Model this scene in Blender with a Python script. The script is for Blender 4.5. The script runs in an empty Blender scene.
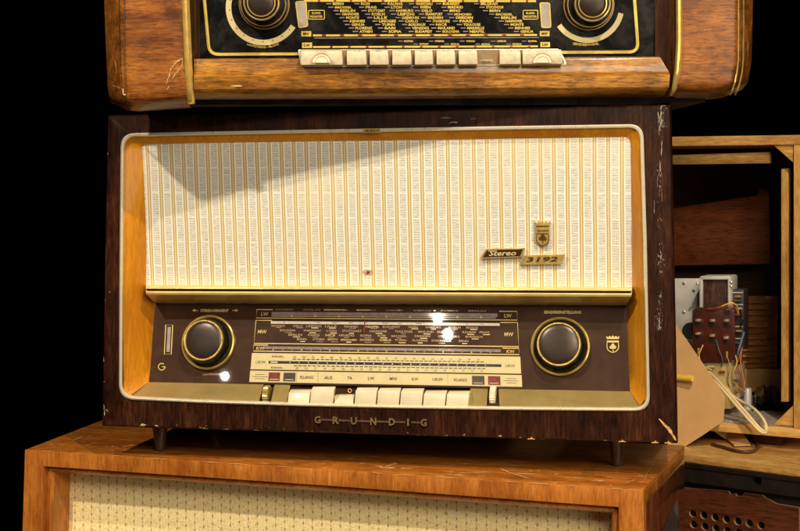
import bpy, bmesh, math, random
from mathutils import Vector, Matrix
random.seed(7)
F = 1400.0; HX, HY = 400.0, 180.0; CZ = 1.2          # focal length in photo pixels, eye level, eye height
S = bpy.context.scene
C = S.collection
# ------------------------------------------------------------------ camera, world, lamps, exposure
cam = bpy.data.cameras.new('camera'); camo = bpy.data.objects.new('camera', cam); C.objects.link(camo)
cam.sensor_width = 36; cam.lens = F / 800 * 36; cam.shift_y = -(265.5 - HY) / 800
cam.clip_start = 0.05; cam.clip_end = 100
camo.location = (0, 0, CZ); camo.rotation_euler = (math.pi / 2, 0, 0); S.camera = camo
w = bpy.data.worlds.new('World'); S.world = w; w.use_nodes = True
w.node_tree.nodes['Background'].inputs[0].default_value = (0, 0, 0, 1)
w.node_tree.nodes['Background'].inputs[1].default_value = 0.0
S.view_settings.view_transform = 'Standard'; S.view_settings.look = 'None'
S.view_settings.exposure = 0.40; S.view_settings.gamma = 1.0
def lamp(name, loc, power, rad, col):
    l = bpy.data.lights.new(name, 'POINT'); l.energy = power; l.shadow_soft_size = rad; l.color = col
    o = bpy.data.objects.new(name, l); C.objects.link(o); o.location = loc; return o
def area(name, loc, tgt, sx, sy, power, col):
    l = bpy.data.lights.new(name, 'AREA'); l.shape = 'RECTANGLE'; l.size = sx; l.size_y = sy; l.energy = power; l.color = col
    o = bpy.data.objects.new(name, l); C.objects.link(o); o.location = loc
    o.rotation_euler = (Vector(tgt) - Vector(loc)).to_track_quat('-Z', 'Y').to_euler(); return o
WARM = (1.0, 0.86, 0.66)
lamp('spot_left', (-1.04, 0.30, CZ + 1.32), 110, 0.03, WARM)
lamp('spot_right', (0.52, 0.10, CZ + 1.66), 112, 0.025, WARM)
LAMP3 = 16
area('fill_right', (1.5, -0.6, CZ + .25), (0.1, 1.6, CZ - .1), 1.4, 1.6, 19, (1, .85, .64))  # added fill from the right to lift the shadows, no real source
area('fill_high', (0.42, -0.45, CZ + .85), (0.25, 1.7, CZ - .15), .7, .5, 17, (1, .85, .64))  # added fill that brightens the inside of the gutted cabinet, no real source

# ------------------------------------------------------------------ frames: a photo pixel laid on an object's own plane
class Frame:
    def __init__(s, px, Y, yaw):
        s.a = math.radians(yaw)
        s.O = Vector(((px - HX) / F * Y, Y, CZ))
        s.u = Vector((math.cos(s.a), -math.sin(s.a), 0)); s.d = Vector((math.sin(s.a), math.cos(s.a), 0))
    def ray(s, x, y): return Vector(((x - HX) / F, 1, -(y - HY) / F))
    def toloc(s, p):
        q = p - s.O; return Vector((q.dot(s.u), q.dot(s.d), q.z))
    def L(s, x, y, dep=0.0):
        r = s.ray(x, y); c = Vector((0, 0, CZ))
        t = ((s.O - c).dot(s.d) + dep) / r.dot(s.d)
        return s.toloc(c + r * t)
    def H(s, x, y, z):                       # on the horizontal plane at local height z
        r = s.ray(x, y); t = z / r.z
        return s.toloc(Vector((0, 0, CZ)) + r * t)
    def root(s, name, base, **k):
        o = bpy.data.objects.new(name, None); C.objects.link(o); o.empty_display_size = .05
        s.base = base; o.location = s.O + s.u * base.x + s.d * base.y + Vector((0, 0, base.z)); o.rotation_euler = (0, 0, -s.a)
        for kk, v in k.items(): o[kk] = v
        s.rt = o; return o
OFF = {}
def root(fr, name, base, label, category, group=None):
    o = fr.root(name, base, label=label, category=category)
    if group: o['group'] = group
    OFF[o.name] = base.copy(); return o

# ------------------------------------------------------------------ mesh builder
class MB:
    def __init__(s): s.v = []; s.f = []; s.uv = None
    def add(s, vs, fs):
        n = len(s.v); s.v += [Vector(p) for p in vs]; s.f += [[i + n for i in q] for q in fs]; return s
    def loft(s, loops, closed=True, cap0=False, cap1=False):
        n = len(loops[0]); vs = [p for l in loops for p in l]; fs = []
        for k in range(len(loops) - 1):
            for i in range(n if closed else n - 1):
                j = (i + 1) % n; fs.append([k * n + i, k * n + j, (k + 1) * n + j, (k + 1) * n + i])
        if cap0: fs.append(list(range(n))[::-1])
        if cap1: fs.append([(len(loops) - 1) * n + i for i in range(n)])
        return s.add(vs, fs)
    def prism(s, a, b): return s.loft([a, b], True, True, True)
    def poly(s, p): return s.add(p, [list(range(len(p)))])
    def box(s, x0, x1, y0, y1, z0, z1):
        return s.prism([(x0, y0, z0), (x1, y0, z0), (x1, y0, z1), (x0, y0, z1)], [(x0, y1, z0), (x1, y1, z0), (x1, y1, z1), (x0, y1, z1)])
    def tube(s, path, r, n=8):
        path = [Vector(p) for p in path]; loops = []
        for i, p in enumerate(path):
            t = (path[min(i + 1, len(path) - 1)] - path[max(i - 1, 0)]).normalized()
            a = t.cross(Vector((0, .3, 1))).normalized(); b = t.cross(a)
            rr = r[i] if isinstance(r, (list, tuple)) else r
            loops.append([p + a * math.cos(2 * math.pi * k / n) * rr + b * math.sin(2 * math.pi * k / n) * rr for k in range(n)])
        return s.loft(loops, True, True, True)
    def lathe(s, c, ax, prof, n=64, rib=0, ribrange=(0, 0), ring=False):
        c = Vector(c); ax = Vector(ax).normalized(); a = ax.cross(Vector((0, 0, 1))).normalized(); b = ax.cross(a)
        loops = []
        for q, (r, h) in enumerate(prof):
            lp = []
            for k in range(n):
                th = 2 * math.pi * k / n; rr = r
                if rib and ribrange[0] <= q <= ribrange[1]: rr = r * (1 - rib * (k % 2))
                lp.append(c + ax * h + a * math.cos(th) * rr + b * math.sin(th) * rr)
            loops.append(lp)
        return s.loft(loops + [loops[0]], True) if ring else s.loft(loops, True, True, True)
    def build(s, name, mat, parent, smooth=35, bevel=0, base=None, uv=None):
        me = bpy.data.meshes.new(name)
        if parent is not None:
            p = parent
            while p.parent: p = p.parent
            base = OFF.get(p.name, Vector((0, 0, 0)))
        base = base or Vector((0, 0, 0))
        me.from_pydata([v - base for v in s.v], [], s.f); me.update()
        bm = bmesh.new(); bm.from_mesh(me)
        if uv: 
            lay = bm.loops.layers.uv.new('UVMap'); bm.verts.ensure_lookup_table()
            for f in bm.faces:
                for l in f.loops: l[lay].uv = uv[l.vert.index]
        else:
            bmesh.ops.remove_doubles(bm, verts=bm.verts, dist=1e-6)
        bmesh.ops.recalc_face_normals(bm, faces=bm.faces)
        if bevel:
            es = [e for e in bm.edges if len(e.link_faces) == 2 and e.calc_face_angle() > .5]
            bmesh.ops.bevel(bm, geom=es, offset=bevel, segments=2, affect='EDGES', profile=.5)
        bm.to_mesh(me); bm.free()
        if smooth:
            me.shade_smooth(); me.set_sharp_from_angle(angle=math.radians(smooth))
        o = bpy.data.objects.new(name, me); C.objects.link(o); me.materials.append(mat)
        if parent is not None: o.parent = parent
        return o
def arcpoly(pts, n=8):
    """closed polygon of (x, y, r): corners rounded by r, always n+1 points per corner with r>0"""
    out = []; N = len(pts)
    for i, (x, y, r) in enumerate(pts):
        p = Vector((x, y)); a = Vector(pts[i - 1][:2]) - p; b = Vector(pts[(i + 1) % N][:2]) - p
        if r is None: out.append((x, y)); continue
        A = p + a.normalized() * r; B = p + b.normalized() * r
        for k in range(n + 1):
            t = k / n; q = A * (1 - t) ** 2 + p * 2 * t * (1 - t) + B * t * t
            q2 = A.lerp(B, t); out.append(tuple(q * .92 + p.lerp(q, .5) * .08))
    return out
def lerp(a, b, t): return a + (b - a) * t
def interp(x, tab):
    if x <= tab[0][0]: return tab[0][1]
    for (a, b), (c, d) in zip(tab, tab[1:]):
        if x <= c: return lerp(b, d, (x - a) / (c - a))
    return tab[-1][1]

# ------------------------------------------------------------------ lettering
_tc = {}
def textmesh(s, bold=0.0):
    key = (s, bold)
    if key in _tc: return _tc[key]
    cu = bpy.data.curves.new('t', 'FONT'); cu.body = s; cu.resolution_u = 2; cu.offset = bold; cu.fill_mode = 'FRONT'
    o = bpy.data.objects.new('t', cu); C.objects.link(o)
    me = bpy.data.meshes.new_from_object(o)
    vs = [tuple(v.co)[:2] for v in me.vertices]; fs = [list(p.vertices) for p in me.polygons]
    bpy.data.objects.remove(o); bpy.data.curves.remove(cu); bpy.data.meshes.remove(me)
    x0 = min(v[0] for v in vs); x1 = max(v[0] for v in vs); y0 = min(v[1] for v in vs); y1 = max(v[1] for v in vs)
    _tc[key] = (vs, fs, x0, x1, y0, y1); return _tc[key]
def text(mb, surf, s, cx, cy, h, w=None, off=.0008, shear=0, bold=.012, slope=0.0, curve=None):
    """write s centred on pixel (cx, cy), h px high, w px wide, onto surf(px, py, off)"""
    vs, fs, x0, x1, y0, y1 = textmesh(s, bold)
    k = h / (y1 - y0); kx = k if w is None else w / (x1 - x0)
    out = []
    for x, y in vs:
        X = (x - (x0 + x1) / 2) * kx; Y = -(y - (y0 + y1) / 2) * k
        X -= shear * Y
        if curve:
            R = curve; th = X / R; px = cx + math.sin(th) * (R + Y); py = cy - R + math.cos(th) * (R + Y)
            out.append(surf(px, py, off))
        else: out.append(surf(cx + X, cy + Y + X * slope, off))
    mb.add(out, fs)
def rect(mb, surf, x0, y0, x1, y1, off=.0004, slope=0.0, lean=0.0):
    n = max(1, int((x1 - x0) / 60)); cy = (y0 + y1) / 2; xm = (x0 + x1) / 2
    top = [lerp(x0, x1, i / n) for i in range(n + 1)]
    a = [surf(x + lean * (cy - y0), y0 + (x - xm) * slope, off) for x in top]; b = [surf(x - lean * (y1 - cy), y1 + (x - xm) * slope, off) for x in top]
    mb.loft([a, b], closed=False)
def line(mb, surf, pts, wd, off=.0005, closed=False):
    """flat ribbon of wd px along px points, with a little thickness"""
    P = [Vector(p) for p in pts]; n = len(P); A = []; B = []
    for i in range(n):
        p0 = P[(i - 1) % n] if closed or i else P[0]; p1 = P[(i + 1) % n] if closed or i < n - 1 else P[-1]
        t = (p1 - p0).normalized(); nn = Vector((-t.y, t.x)) * wd / 2
        A.append(surf(*(P[i] + nn), off)); B.append(surf(*(P[i] - nn), off))
    if closed: A.append(A[0]); B.append(B[0])
    mb.loft([A, B], closed=False)

# ------------------------------------------------------------------ materials
class NT:
    def __init__(s, name):
        s.m = bpy.data.materials.new(name); s.m.use_nodes = True; s.t = s.m.node_tree; s.b = s.t.nodes['Principled BSDF']
    def n(s, typ, **k):
        nd = s.t.nodes.new(typ)
        for a, v in k.items(): setattr(nd, a, v)
        return nd
    def link(s, a, b): s.t.links.new(a, b)
    def setv(s, sock, v):
        if isinstance(v, bpy.types.NodeSocket): s.link(v, sock)
        else: sock.default_value = v
    def math(s, op, a, b=None, c=None, clamp=False):
        nd = s.n('ShaderNodeMath', operation=op, use_clamp=clamp); s.setv(nd.inputs[0], a)
        if b is not None: s.setv(nd.inputs[1], b)
        if c is not None: s.setv(nd.inputs[2], c)
        return nd.outputs[0]
    def obj(s, sc=(1, 1, 1), rot=(0, 0, 0), uv=False):
        tc = s.n('ShaderNodeTexCoord'); mp = s.n('ShaderNodeMapping'); mp.inputs['Scale'].default_value = sc; mp.inputs['Rotation'].default_value = rot
        s.link(tc.outputs['UV' if uv else 'Object'], mp.inputs[0]); return mp.outputs[0]
    def noise(s, co, scale, detail=4, rough=.55, dist=0.0):
        nd = s.n('ShaderNodeTexNoise'); s.link(co, nd.inputs['Vector']); nd.inputs['Scale'].default_value = scale
        nd.inputs['Detail'].default_value = detail; nd.inputs['Roughness'].default_value = rough; nd.inputs['Distortion'].default_value = dist
        return nd.outputs['Fac']
    def ramp(s, fac, stops):
        nd = s.n('ShaderNodeValToRGB'); s.link(fac, nd.inputs[0]); e = nd.color_ramp.elements
        while len(e) < len(stops): e.new(.5)
        for q, (p, c) in zip(e, stops): q.position = p; q.color = (*c, 1) if len(c) == 3 else c
        return nd.outputs[0]
    def mix(s, fac, a, b, mode='MIX'):
        nd = s.n('ShaderNodeMix', data_type='RGBA', blend_type=mode); s.setv(nd.inputs[0], fac)
        for sock, v in ((nd.inputs[6], a), (nd.inputs[7], b)): s.setv(sock, (*v, 1) if isinstance(v, tuple) and len(v) == 3 else v)
        return nd.outputs[2]
    def bump(s, h, st, dist=.001):
        nd = s.n('ShaderNodeBump'); nd.inputs['Strength'].default_value = st; nd.inputs['Distance'].default_value = dist
        s.link(h, nd.inputs['Height']); s.link(nd.outputs[0], s.b.inputs['Normal'])
    def p(s, **k):
        nm = dict(col='Base Color', rough='Roughness', metal='Metallic', coat='Coat Weight', coatr='Coat Roughness', spec='Specular IOR Level', trans='Transmission Weight', alpha='Alpha')
        for a, v in k.items():
            v2 = (*v, 1) if isinstance(v, tuple) and len(v) == 3 else v
            s.setv(s.b.inputs[nm[a]], v2)
        return s
BW = lambda a: (a, a, a)
def wood(name, dark, mid, light, axis=0, fine=1.0, rough=.4, coat=.3, wear=None, blotch=.5, wearcol=(.75, .55, .28), coatr=.12, bump=.3, pstr=.7, fig=.45):
    t = NT(name); st = [1.0, 1.0, 1.0]; st[axis] = .05
    co = t.obj(tuple(st)); st[axis] = .13; cf = t.obj(tuple(st)); wide = t.noise(co, 38 * fine, 4, .6, .6); finen = t.noise(cf, 330 * fine, 4, .75, .3)
    st2 = [1, 1, 1]; st2[axis] = .11; pores = t.noise(t.obj(tuple(st2)), 620 * fine, 2, .6)
    bl = t.noise(t.obj(), 11, 6, .65, .4)
    f = t.math('ADD', t.math('MULTIPLY', wide, .40), t.math('MULTIPLY', finen, .45)); f = t.math('ADD', f, t.math('MULTIPLY', bl, blotch * .3))
    f = t.math('ADD', f, -.075 + -.15 * (blotch - .5))
    col = t.ramp(f, [(.34, dark), (.46, mid), (.58, light)])
    pm = t.ramp(pores, [(.36, BW(.25)), (.47, BW(1))]); col = t.mix(pstr, col, pm, 'MULTIPLY')
    fs = [1, 1, 1]; fs[axis] = .45; fg = t.noise(t.obj(tuple(fs)), 75, 7, .72, .8); fg2 = t.noise(t.obj(), 16, 5, .6, 1.0)
    fm = t.ramp(t.math('MULTIPLY_ADD', fg2, .5, t.math('MULTIPLY', fg, .5)), [(.40, BW(.38)), (.50, BW(.85)), (.60, BW(1.0))]); col = t.mix(fig, col, fm, 'MULTIPLY')
    if wear:
        wsc = [1, 1, 1]; wsc[axis] = .35; wn = t.noise(t.obj(tuple(wsc)), 110, 6, .75, .5); wm = t.ramp(wn, [(wear, BW(0)), (wear + .02, BW(1))])
        s1 = t.noise(t.obj((.14, 1, 1), (0, .5, .3)), 150, 2, .5); s2 = t.ramp(s1, [(.735, BW(0)), (.75, BW(1))])
        sm = t.noise(t.obj(), 14, 2, .5); s2 = t.math('MULTIPLY', s2, t.ramp(sm, [(.5, BW(0)), (.6, BW(.8))]))
        m = t.math('MAXIMUM', wm, s2); col = t.mix(m, col, wearcol)
    rn = t.noise(t.obj(), 20, 4, .6); r = t.math('MULTIPLY_ADD', rn, .25, rough - .12)
    t.p(col=col, rough=r, coat=coat, coatr=coatr, spec=.22); t.bump(finen, bump, .0006); return t
M = {}
# the main cabinet: dark walnut, chipped veneer along its right edge and bottom edge
t = wood('dark_walnut', (.008, .0022, .0011), (.034, .0095, .004), (.085, .028, .010), axis=2, rough=.38, coat=.4, blotch=.9, fine=.8, coatr=.05); M['walnut'] = t.m; WAL = t
M['walnut_side'] = t.m
M['maple'] = wood('orange_maple', (.46, .16, .006), (.58, .235, .010), (.68, .30, .018), axis=2, rough=.4, coat=.3, blotch=.45, bump=.08, pstr=.12, fig=.12).m
M['teak'] = wood('orange_veneer', (.32, .09, .012), (.47, .16, .024), (.60, .25, .05), axis=2, rough=.38, coat=.3, wear=.70, blotch=.7, pstr=.22, wearcol=(.72, .48, .22)).m
M['teak_top'] = wood('orange_veneer_top', (.28, .08, .010), (.46, .15, .018), (.62, .24, .04), axis=0, rough=.4, coat=.25, wear=.63, blotch=.7, wearcol=(.70, .42, .18)).m
M['teak_dark'] = wood('red_brown_side_veneer', (.09, .018, .004), (.17, .04, .009), (.26, .07, .015), axis=2, rough=.2, coat=1.0, blotch=.5, coatr=.03).m
M['golden'] = wood('golden_brown_veneer', (.12, .034, .006), (.27, .088, .013), (.44, .175, .03), axis=0, rough=.38, coat=.3, wear=.74, blotch=1.0, fig=.85).m
M['golden_rail'] = wood('golden_rail_veneer', (.12, .042, .005), (.32, .128, .012), (.58, .28, .03), axis=0, rough=.36, coat=.25, wear=.73, blotch=1.0, fig=.85).m
M['raw'] = wood('raw_pine', (.42, .20, .045), (.62, .34, .09), (.78, .50, .18), axis=0, rough=.6, coat=0, blotch=.8, wear=.78, pstr=.25).m
M['raw_v'] = wood('raw_pine_upright', (.42, .20, .04), (.62, .34, .085), (.76, .46, .15), axis=2, rough=.6, coat=0, blotch=.8, pstr=.25).m
M['boardtop'] = wood('worn_board_top', (.42, .18, .04), (.70, .38, .10), (.92, .62, .26), axis=0, rough=.5, coat=.1, wear=.66, blotch=1.2, pstr=.3, wearcol=(.30, .14, .05)).m
M['masonite'] = wood('brown_hardboard', (.08, .021, .008), (.125, .033, .011), (.17, .048, .016), axis=0, rough=.45, coat=.15, blotch=.8, fine=.6).m
M['inner'] = wood('dark_inner_board', (.035, .014, .006), (.06, .022, .009), (.09, .034, .014), axis=0, rough=.6, coat=0, blotch=.6).m
M['baffle'] = wood('red_brown_baffle', (.17, .045, .016), (.26, .07, .024), (.34, .10, .036), axis=0, rough=.5, coat=.1, blotch=.7).m
def plain(name, col, rough=.5, metal=0.0, coat=0.0, var=.25, nscale=60, bump=0.0, spec=.5, coatr=.05):
    t = NT(name); n = t.noise(t.obj(), nscale, 5, .6)
    c = t.ramp(n, [(.3, tuple(x * (1 - var) for x in col)), (.7, tuple(min(1, x * (1 + var * .6)) for x in col))])
    r = t.math('MULTIPLY_ADD', n, .3 * rough, rough * .85)
    t.p(col=c, rough=r, metal=metal, coat=coat, spec=spec, coatr=coatr)
    if bump: t.bump(n, bump, .0005)
    return t.m
M['gold'] = plain('brass', (.80, .56, .17), .28, .55, var=.35, nscale=90, bump=.1)
M['gold_bright'] = plain('polished_brass', (.90, .62, .17), .2, .6, var=.2, nscale=120)
M['gold_aged'] = plain('aged_brass', (.58, .38, .13), .3, .6, var=.3)
M['champagne'] = plain('champagne_trim', (.86, .78, .58), .28, .45, var=.06, nscale=70)
M['tray'] = plain('gold_anodised_tray', (.44, .33, .125), .32, .55, var=.15, nscale=40, bump=.05)
M['ivory'] = plain('ivory_plastic', (.70, .61, .42), .3, 0, coat=.3, var=.12, nscale=40)
M['ivory_old'] = plain('aged_ivory_plastic', (.74, .64, .44), .3, 0, coat=.3, var=.22, nscale=140)
M['black_plastic'] = plain('black_plastic', (.012, .010, .009), .25, 0, coat=.5, var=.4, nscale=80)
M['knob_face'] = plain('dark_knob_face', (.042, .028, .022), .3, .45, var=.2, nscale=120, bump=.12)
M['print_gold'] = plain('gold_print', (.62, .47, .17), .3, .2, coat=.5, var=.15)
M['print_dim'] = plain('dull_gold_print', (.40, .26, .13), .35, 0, coat=.4, var=.3, nscale=700)
M['print_yellow'] = plain('yellow_gold_print', (.74, .54, .12), .25, .35, coat=.5, var=.2)
M['print_cream'] = plain('cream_print', (.58, .485, .25), .3, 0, coat=.6, var=.08)
M['print_white'] = plain('white_print', (.62, .55, .46), .3, 0, coat=.6, var=.2, nscale=300)
M['print_grey'] = plain('grey_print', (.22, .17, .15), .3, 0, coat=.6, var=.35, nscale=200)
M['print_dark'] = plain('dark_print', (.055, .035, .022), .3, 0, coat=.5, var=.2)
M['print_black'] = plain('black_print', (.012, .012, .014), .25, 0, coat=.6, var=.2)
M['print_red'] = plain('red_print', (.17, .025, .015), .3, 0, coat=.5, var=.5, nscale=300)
M['black_paint'] = plain('worn_black_lacquer', (.016, .011, .008), .5, 0, coat=.0, var=.5, nscale=30, bump=.2, spec=.15)
M['cavity'] = plain('dark_cavity', (.01, .008, .007), .8)
M['alu'] = plain('dusty_aluminium', (.72, .69, .64), .45, .3, var=.2, nscale=25, bump=.2)
M['steel_lam'] = wood('rusty_laminations', (.035, .016, .009), (.09, .045, .026), (.20, .11, .07), axis=2, rough=.5, coat=0, fine=2).m
M['selector'] = plain('brown_bakelite', (.075, .018, .010), .3, 0, coat=.4, var=.35, nscale=60)
M['lug'] = plain('tinned_lug', (.75, .66, .45), .3, .7)
M['passivated'] = plain('yellow_passivated_steel', (.60, .47, .18), .4, .3, var=.4, nscale=50)
M['cardboard'] = plain('cardboard', (.60, .34, .13), .75, var=.1, nscale=30, bump=.05)
M['yellow'] = plain('yellow_tube_plastic', (.85, .56, .08), .4, coat=.2)
M['cable'] = plain('cream_cable', (.80, .62, .34), .45, var=.15)
M['wire_red'] = plain('red_wire', (.40, .07, .03), .5); M['wire_yellow'] = plain('yellow_wire', (.75, .5, .09), .5); M['wire_blue'] = plain('blue_wire', (.09, .14, .2), .5)
M['wire_brown'] = plain('brown_wire', (.42, .20, .07), .5)
M['cord'] = plain('brown_cord', (.10, .035, .012), .5)
M['felt'] = plain('dusty_grey_felt', (.36, .29, .22), .9, var=.5, nscale=160, bump=.6)
M['rubber'] = plain('dark_foot', (.06, .03, .018), .35, coat=.4)
M['table'] = plain('dark_table', (.05, .03, .02), .6)
M['glass_grey'] = plain('grey_indicator_glass', (.33, .29, .26), .15, 0, coat=.8, var=.3, nscale=60)
# black glass and brown dial panel: glossy, dusty
def panelmat(name, col, dust, rough, coat, cr=.06, s=.5):
    t = NT(name); n = t.noise(t.obj(), 28, 6, .65, .5); n2 = t.noise(t.obj(), 420, 3, .6)
    f = t.math('MULTIPLY', t.ramp(n, [(.45, BW(0)), (.75, BW(1))]), t.math('MULTIPLY_ADD', n2, .8, .3))
    t.p(col=t.mix(t.math('MULTIPLY', f, s), col, dust), rough=t.math('MULTIPLY_ADD', f, .2, rough), coat=coat, coatr=cr, spec=.14); return t.m
M['dial'] = panelmat('brown_dial_panel', (.036, .014, .006), (.10, .058, .03), .45, .45, .02)
M['black_glass'] = panelmat('black_dial_glass', (.005, .005, .005), (.10, .09, .075), .2, .7, .08, .35)

def cloth_main():
    t = NT('striped_speaker_cloth'); tc = t.n('ShaderNodeTexCoord'); sp = t.n('ShaderNodeSeparateXYZ'); t.link(tc.outputs['UV'], sp.inputs[0])
    u, v = sp.outputs[0], sp.outputs[1]           # u counts stripes, v counts square units (same scale)
    wob = t.noise(t.obj((1, 1, 1)), 12, 2); uu = t.math('ADD', u, t.math('MULTIPLY_ADD', wob, .10, -.05))
    f = t.math('FRACT', uu)
    d = t.math('ABSOLUTE', t.math('SUBTRACT', f, .5))      # 0 in the gold stripe, .5 mid band
    gold = t.ramp(d, [(.0, BW(.45)), (.035, BW(.35)), (.055, BW(1)), (.13, BW(.9)), (.165, BW(.0))])
    band = t.ramp(d, [(.22, BW(0)), (.27, BW(1)), (.5, BW(1))])
    wv = t.n('ShaderNodeCombineXYZ'); t.link(t.math('MULTIPLY', u, 2.2), wv.inputs[0]); t.link(t.math('MULTIPLY', v, 11), wv.inputs[1])
    weft = t.noise(wv.outputs[0], 1.0, 3, .7)
    wv2 = t.n('ShaderNodeCombineXYZ'); t.link(t.math('MULTIPLY', u, 30), wv2.inputs[0]); t.link(t.math('MULTIPLY', v, 2.5), wv2.inputs[1])
    warp = t.noise(wv2.outputs[0], 1.0, 3, .6)
    th = t.math('FRACT', t.math('MULTIPLY', v, 4.1)); thr = t.math('ABSOLUTE', t.math('SUBTRACT', th, .5))
    rowd = t.math('ABSOLUTE', t.math('SUBTRACT', t.math('FRACT', t.math('MULTIPLY_ADD', v, 5.3, t.math('MULTIPLY', weft, 1.4))), .5))
    g = t.math('MULTIPLY', t.ramp(rowd, [(.16, BW(1)), (.40, BW(.45))]), t.math('MULTIPLY', band, t.ramp(weft, [(.35, BW(1)), (.65, BW(.5))])))
    g = t.math('MULTIPLY', g, t.ramp(warp, [(.35, BW(.5)), (.6, BW(1))]))
    g = t.math('MULTIPLY', g, t.ramp(d, [(.27, BW(.7)), (.31, BW(1)), (.345, BW(.45)), (.40, BW(1)), (.45, BW(.5)), (.5, BW(.9))]))
    off = t.math('MULTIPLY', t.math('FRACT', t.math('MULTIPLY', t.math('FLOOR', uu), .5)), .05)
    hl = t.math('ABSOLUTE', t.math('SUBTRACT', t.math('FRACT', t.math('MULTIPLY', t.math('ADD', v, off), .515)), .5))
    hline = t.ramp(hl, [(.0, BW(1)), (.02, BW(.8)), (.035, BW(0))])
    g = t.math('MULTIPLY', g, t.math('SUBTRACT', 1, t.math('MULTIPLY', hline, .75)))
    base = t.mix(t.ramp(warp, [(.35, BW(0)), (.6, BW(1))]), (.76, .73, .63), (.85, .84, .77))
    col = t.mix(g, base, (.10, .085, .075))
    col = t.mix(gold, col, (.45, .31, .07))
    # small rust stain low in the middle and a few faint yellow patches
    yel = t.noise(t.obj(), 7, 3); col = t.mix(t.ramp(yel, [(.5, BW(0)), (.75, BW(.4))]), col, (.75, .60, .32))
    du = t.math('SUBTRACT', u, STAIN[0]); dv = t.math('SUBTRACT', v, STAIN[1])
    sn = t.noise(t.obj(), 300, 3); dd = t.math('SQRT', t.math('ADD', t.math('POWER', t.math('MULTIPLY', du, .55), 2), t.math('POWER', dv, 2)))
    dd = t.math('ADD', dd, t.math('MULTIPLY_ADD', sn, .5, -.25)); col = t.mix(t.ramp(dd, [(.08, BW(1)), (.26, BW(0))]), col, (.20, .035, .006))
    t.p(col=col, rough=.85, spec=.2); t.bump(t.math('ADD', weft, t.math('MULTIPLY', gold, -.6)), .5, .0006); return t.m
def cloth_low():
    t = NT('dotted_cream_cloth'); tc = t.n('ShaderNodeTexCoord'); sp = t.n('ShaderNodeSeparateXYZ'); t.link(tc.outputs['UV'], sp.inputs[0])
    u, v = sp.outputs[0], sp.outputs[1]
    fu = t.math('ABSOLUTE', t.math('SUBTRACT', t.math('FRACT', u), .5))
    par = t.math('MULTIPLY', t.math('FRACT', t.math('MULTIPLY', t.math('FLOOR', u), .5)), 1.0)
    fv = t.math('ABSOLUTE', t.math('SUBTRACT', t.math('FRACT', t.math('ADD', v, par)), .5))
    dash = t.math('MULTIPLY', t.ramp(fu, [(.06, BW(1)), (.10, BW(0))]), t.ramp(fv, [(.12, BW(1)), (.2, BW(0))]))
    col2 = t.ramp(fu, [(.03, BW(.6)), (.07, BW(0))])
    c1 = t.n('ShaderNodeCombineXYZ'); t.link(t.math('MULTIPLY', u, 8), c1.inputs[0]); t.link(t.math('MULTIPLY', v, 1.5), c1.inputs[1]); n1 = t.noise(c1.outputs[0], 1, 3, .7)
    c2 = t.n('ShaderNodeCombineXYZ'); t.link(t.math('MULTIPLY', u, 1.5), c2.inputs[0]); t.link(t.math('MULTIPLY', v, 9), c2.inputs[1]); n2 = t.noise(c2.outputs[0], 1, 3, .7)
    wvn = t.math('MULTIPLY', n1, n2)
    base = t.ramp(wvn, [(.14, (.55, .36, .11)), (.20, (.90, .70, .29)), (.30, (.98, .86, .50))])
    col = t.mix(col2, base, (.70, .54, .26)); col = t.mix(t.math('MULTIPLY', dash, .65), col, (.20, .10, .03))
    t.p(col=col, rough=.85, spec=.2); t.bump(wvn, .8, .0012); return t.m

# =================================================================== TABLE (below the picture)
mb = MB(); ZT = CZ - .33 - .44
mb.box(-1.1, 1.3, 1.15, 2.45, ZT - .04, ZT); tb = mb.build('table', M['table'], None, bevel=.004); tb['kind'] = 'structure'
mb = MB()

# =================================================================== MAIN RADIO
A = Frame(390, 1.6, 11.5)
zfoot = -(450 - HY) / F * 1.715
r1 = root(A, 'table_radio', Vector((A.L(390, 436).x, 0, zfoot)), 'large dark walnut stereo radio with striped cream cloth, in the middle of the stack', 'radio', 'stacked vintage radios')
OUT = [(107, 115, 2), (671.5, 104.5, 2), (678, 444, 2), (101, 427, 2)]
def inset(P, d):
    sx = [1, -1, -1, 1]; sy = [1, 1, -1, -1]; return [(x + sx[i] * d, y + sy[i] * d, r) for i, (x, y, r) in enumerate(P)]
TR = [(121.0, 133.5, 15), (250, 131.0, None), (380, 128.6, None), (510, 126.3, None), (643.0, 124.2, 15), (646.5, 240, None), (649.8, 411.0, 16), (600, 410.6, None), (500, 409.8, None), (400, 408.2, None), (300, 406.0, None), (200, 402.8, None), (119.0, 399.0, 16), (119.6, 270, None)]
def toward(P, d, c=(384, 268), f=1.0):
    out = []
    for x, y, r in P:
        nx = x + (d if x < 125 else (-d if x > 640 else 0)); ny = y + (d if y < 135 else (-d if y > 398 else 0))
        if x in (119.6,): ny = y
        out.append((nx, ny, None if r is None else max(2, r - d * .6)))
    return out
def trl(d, dep): return [A.L(x, y, dep) for x, y in arcpoly(toward(TR, d), 8)]
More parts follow.
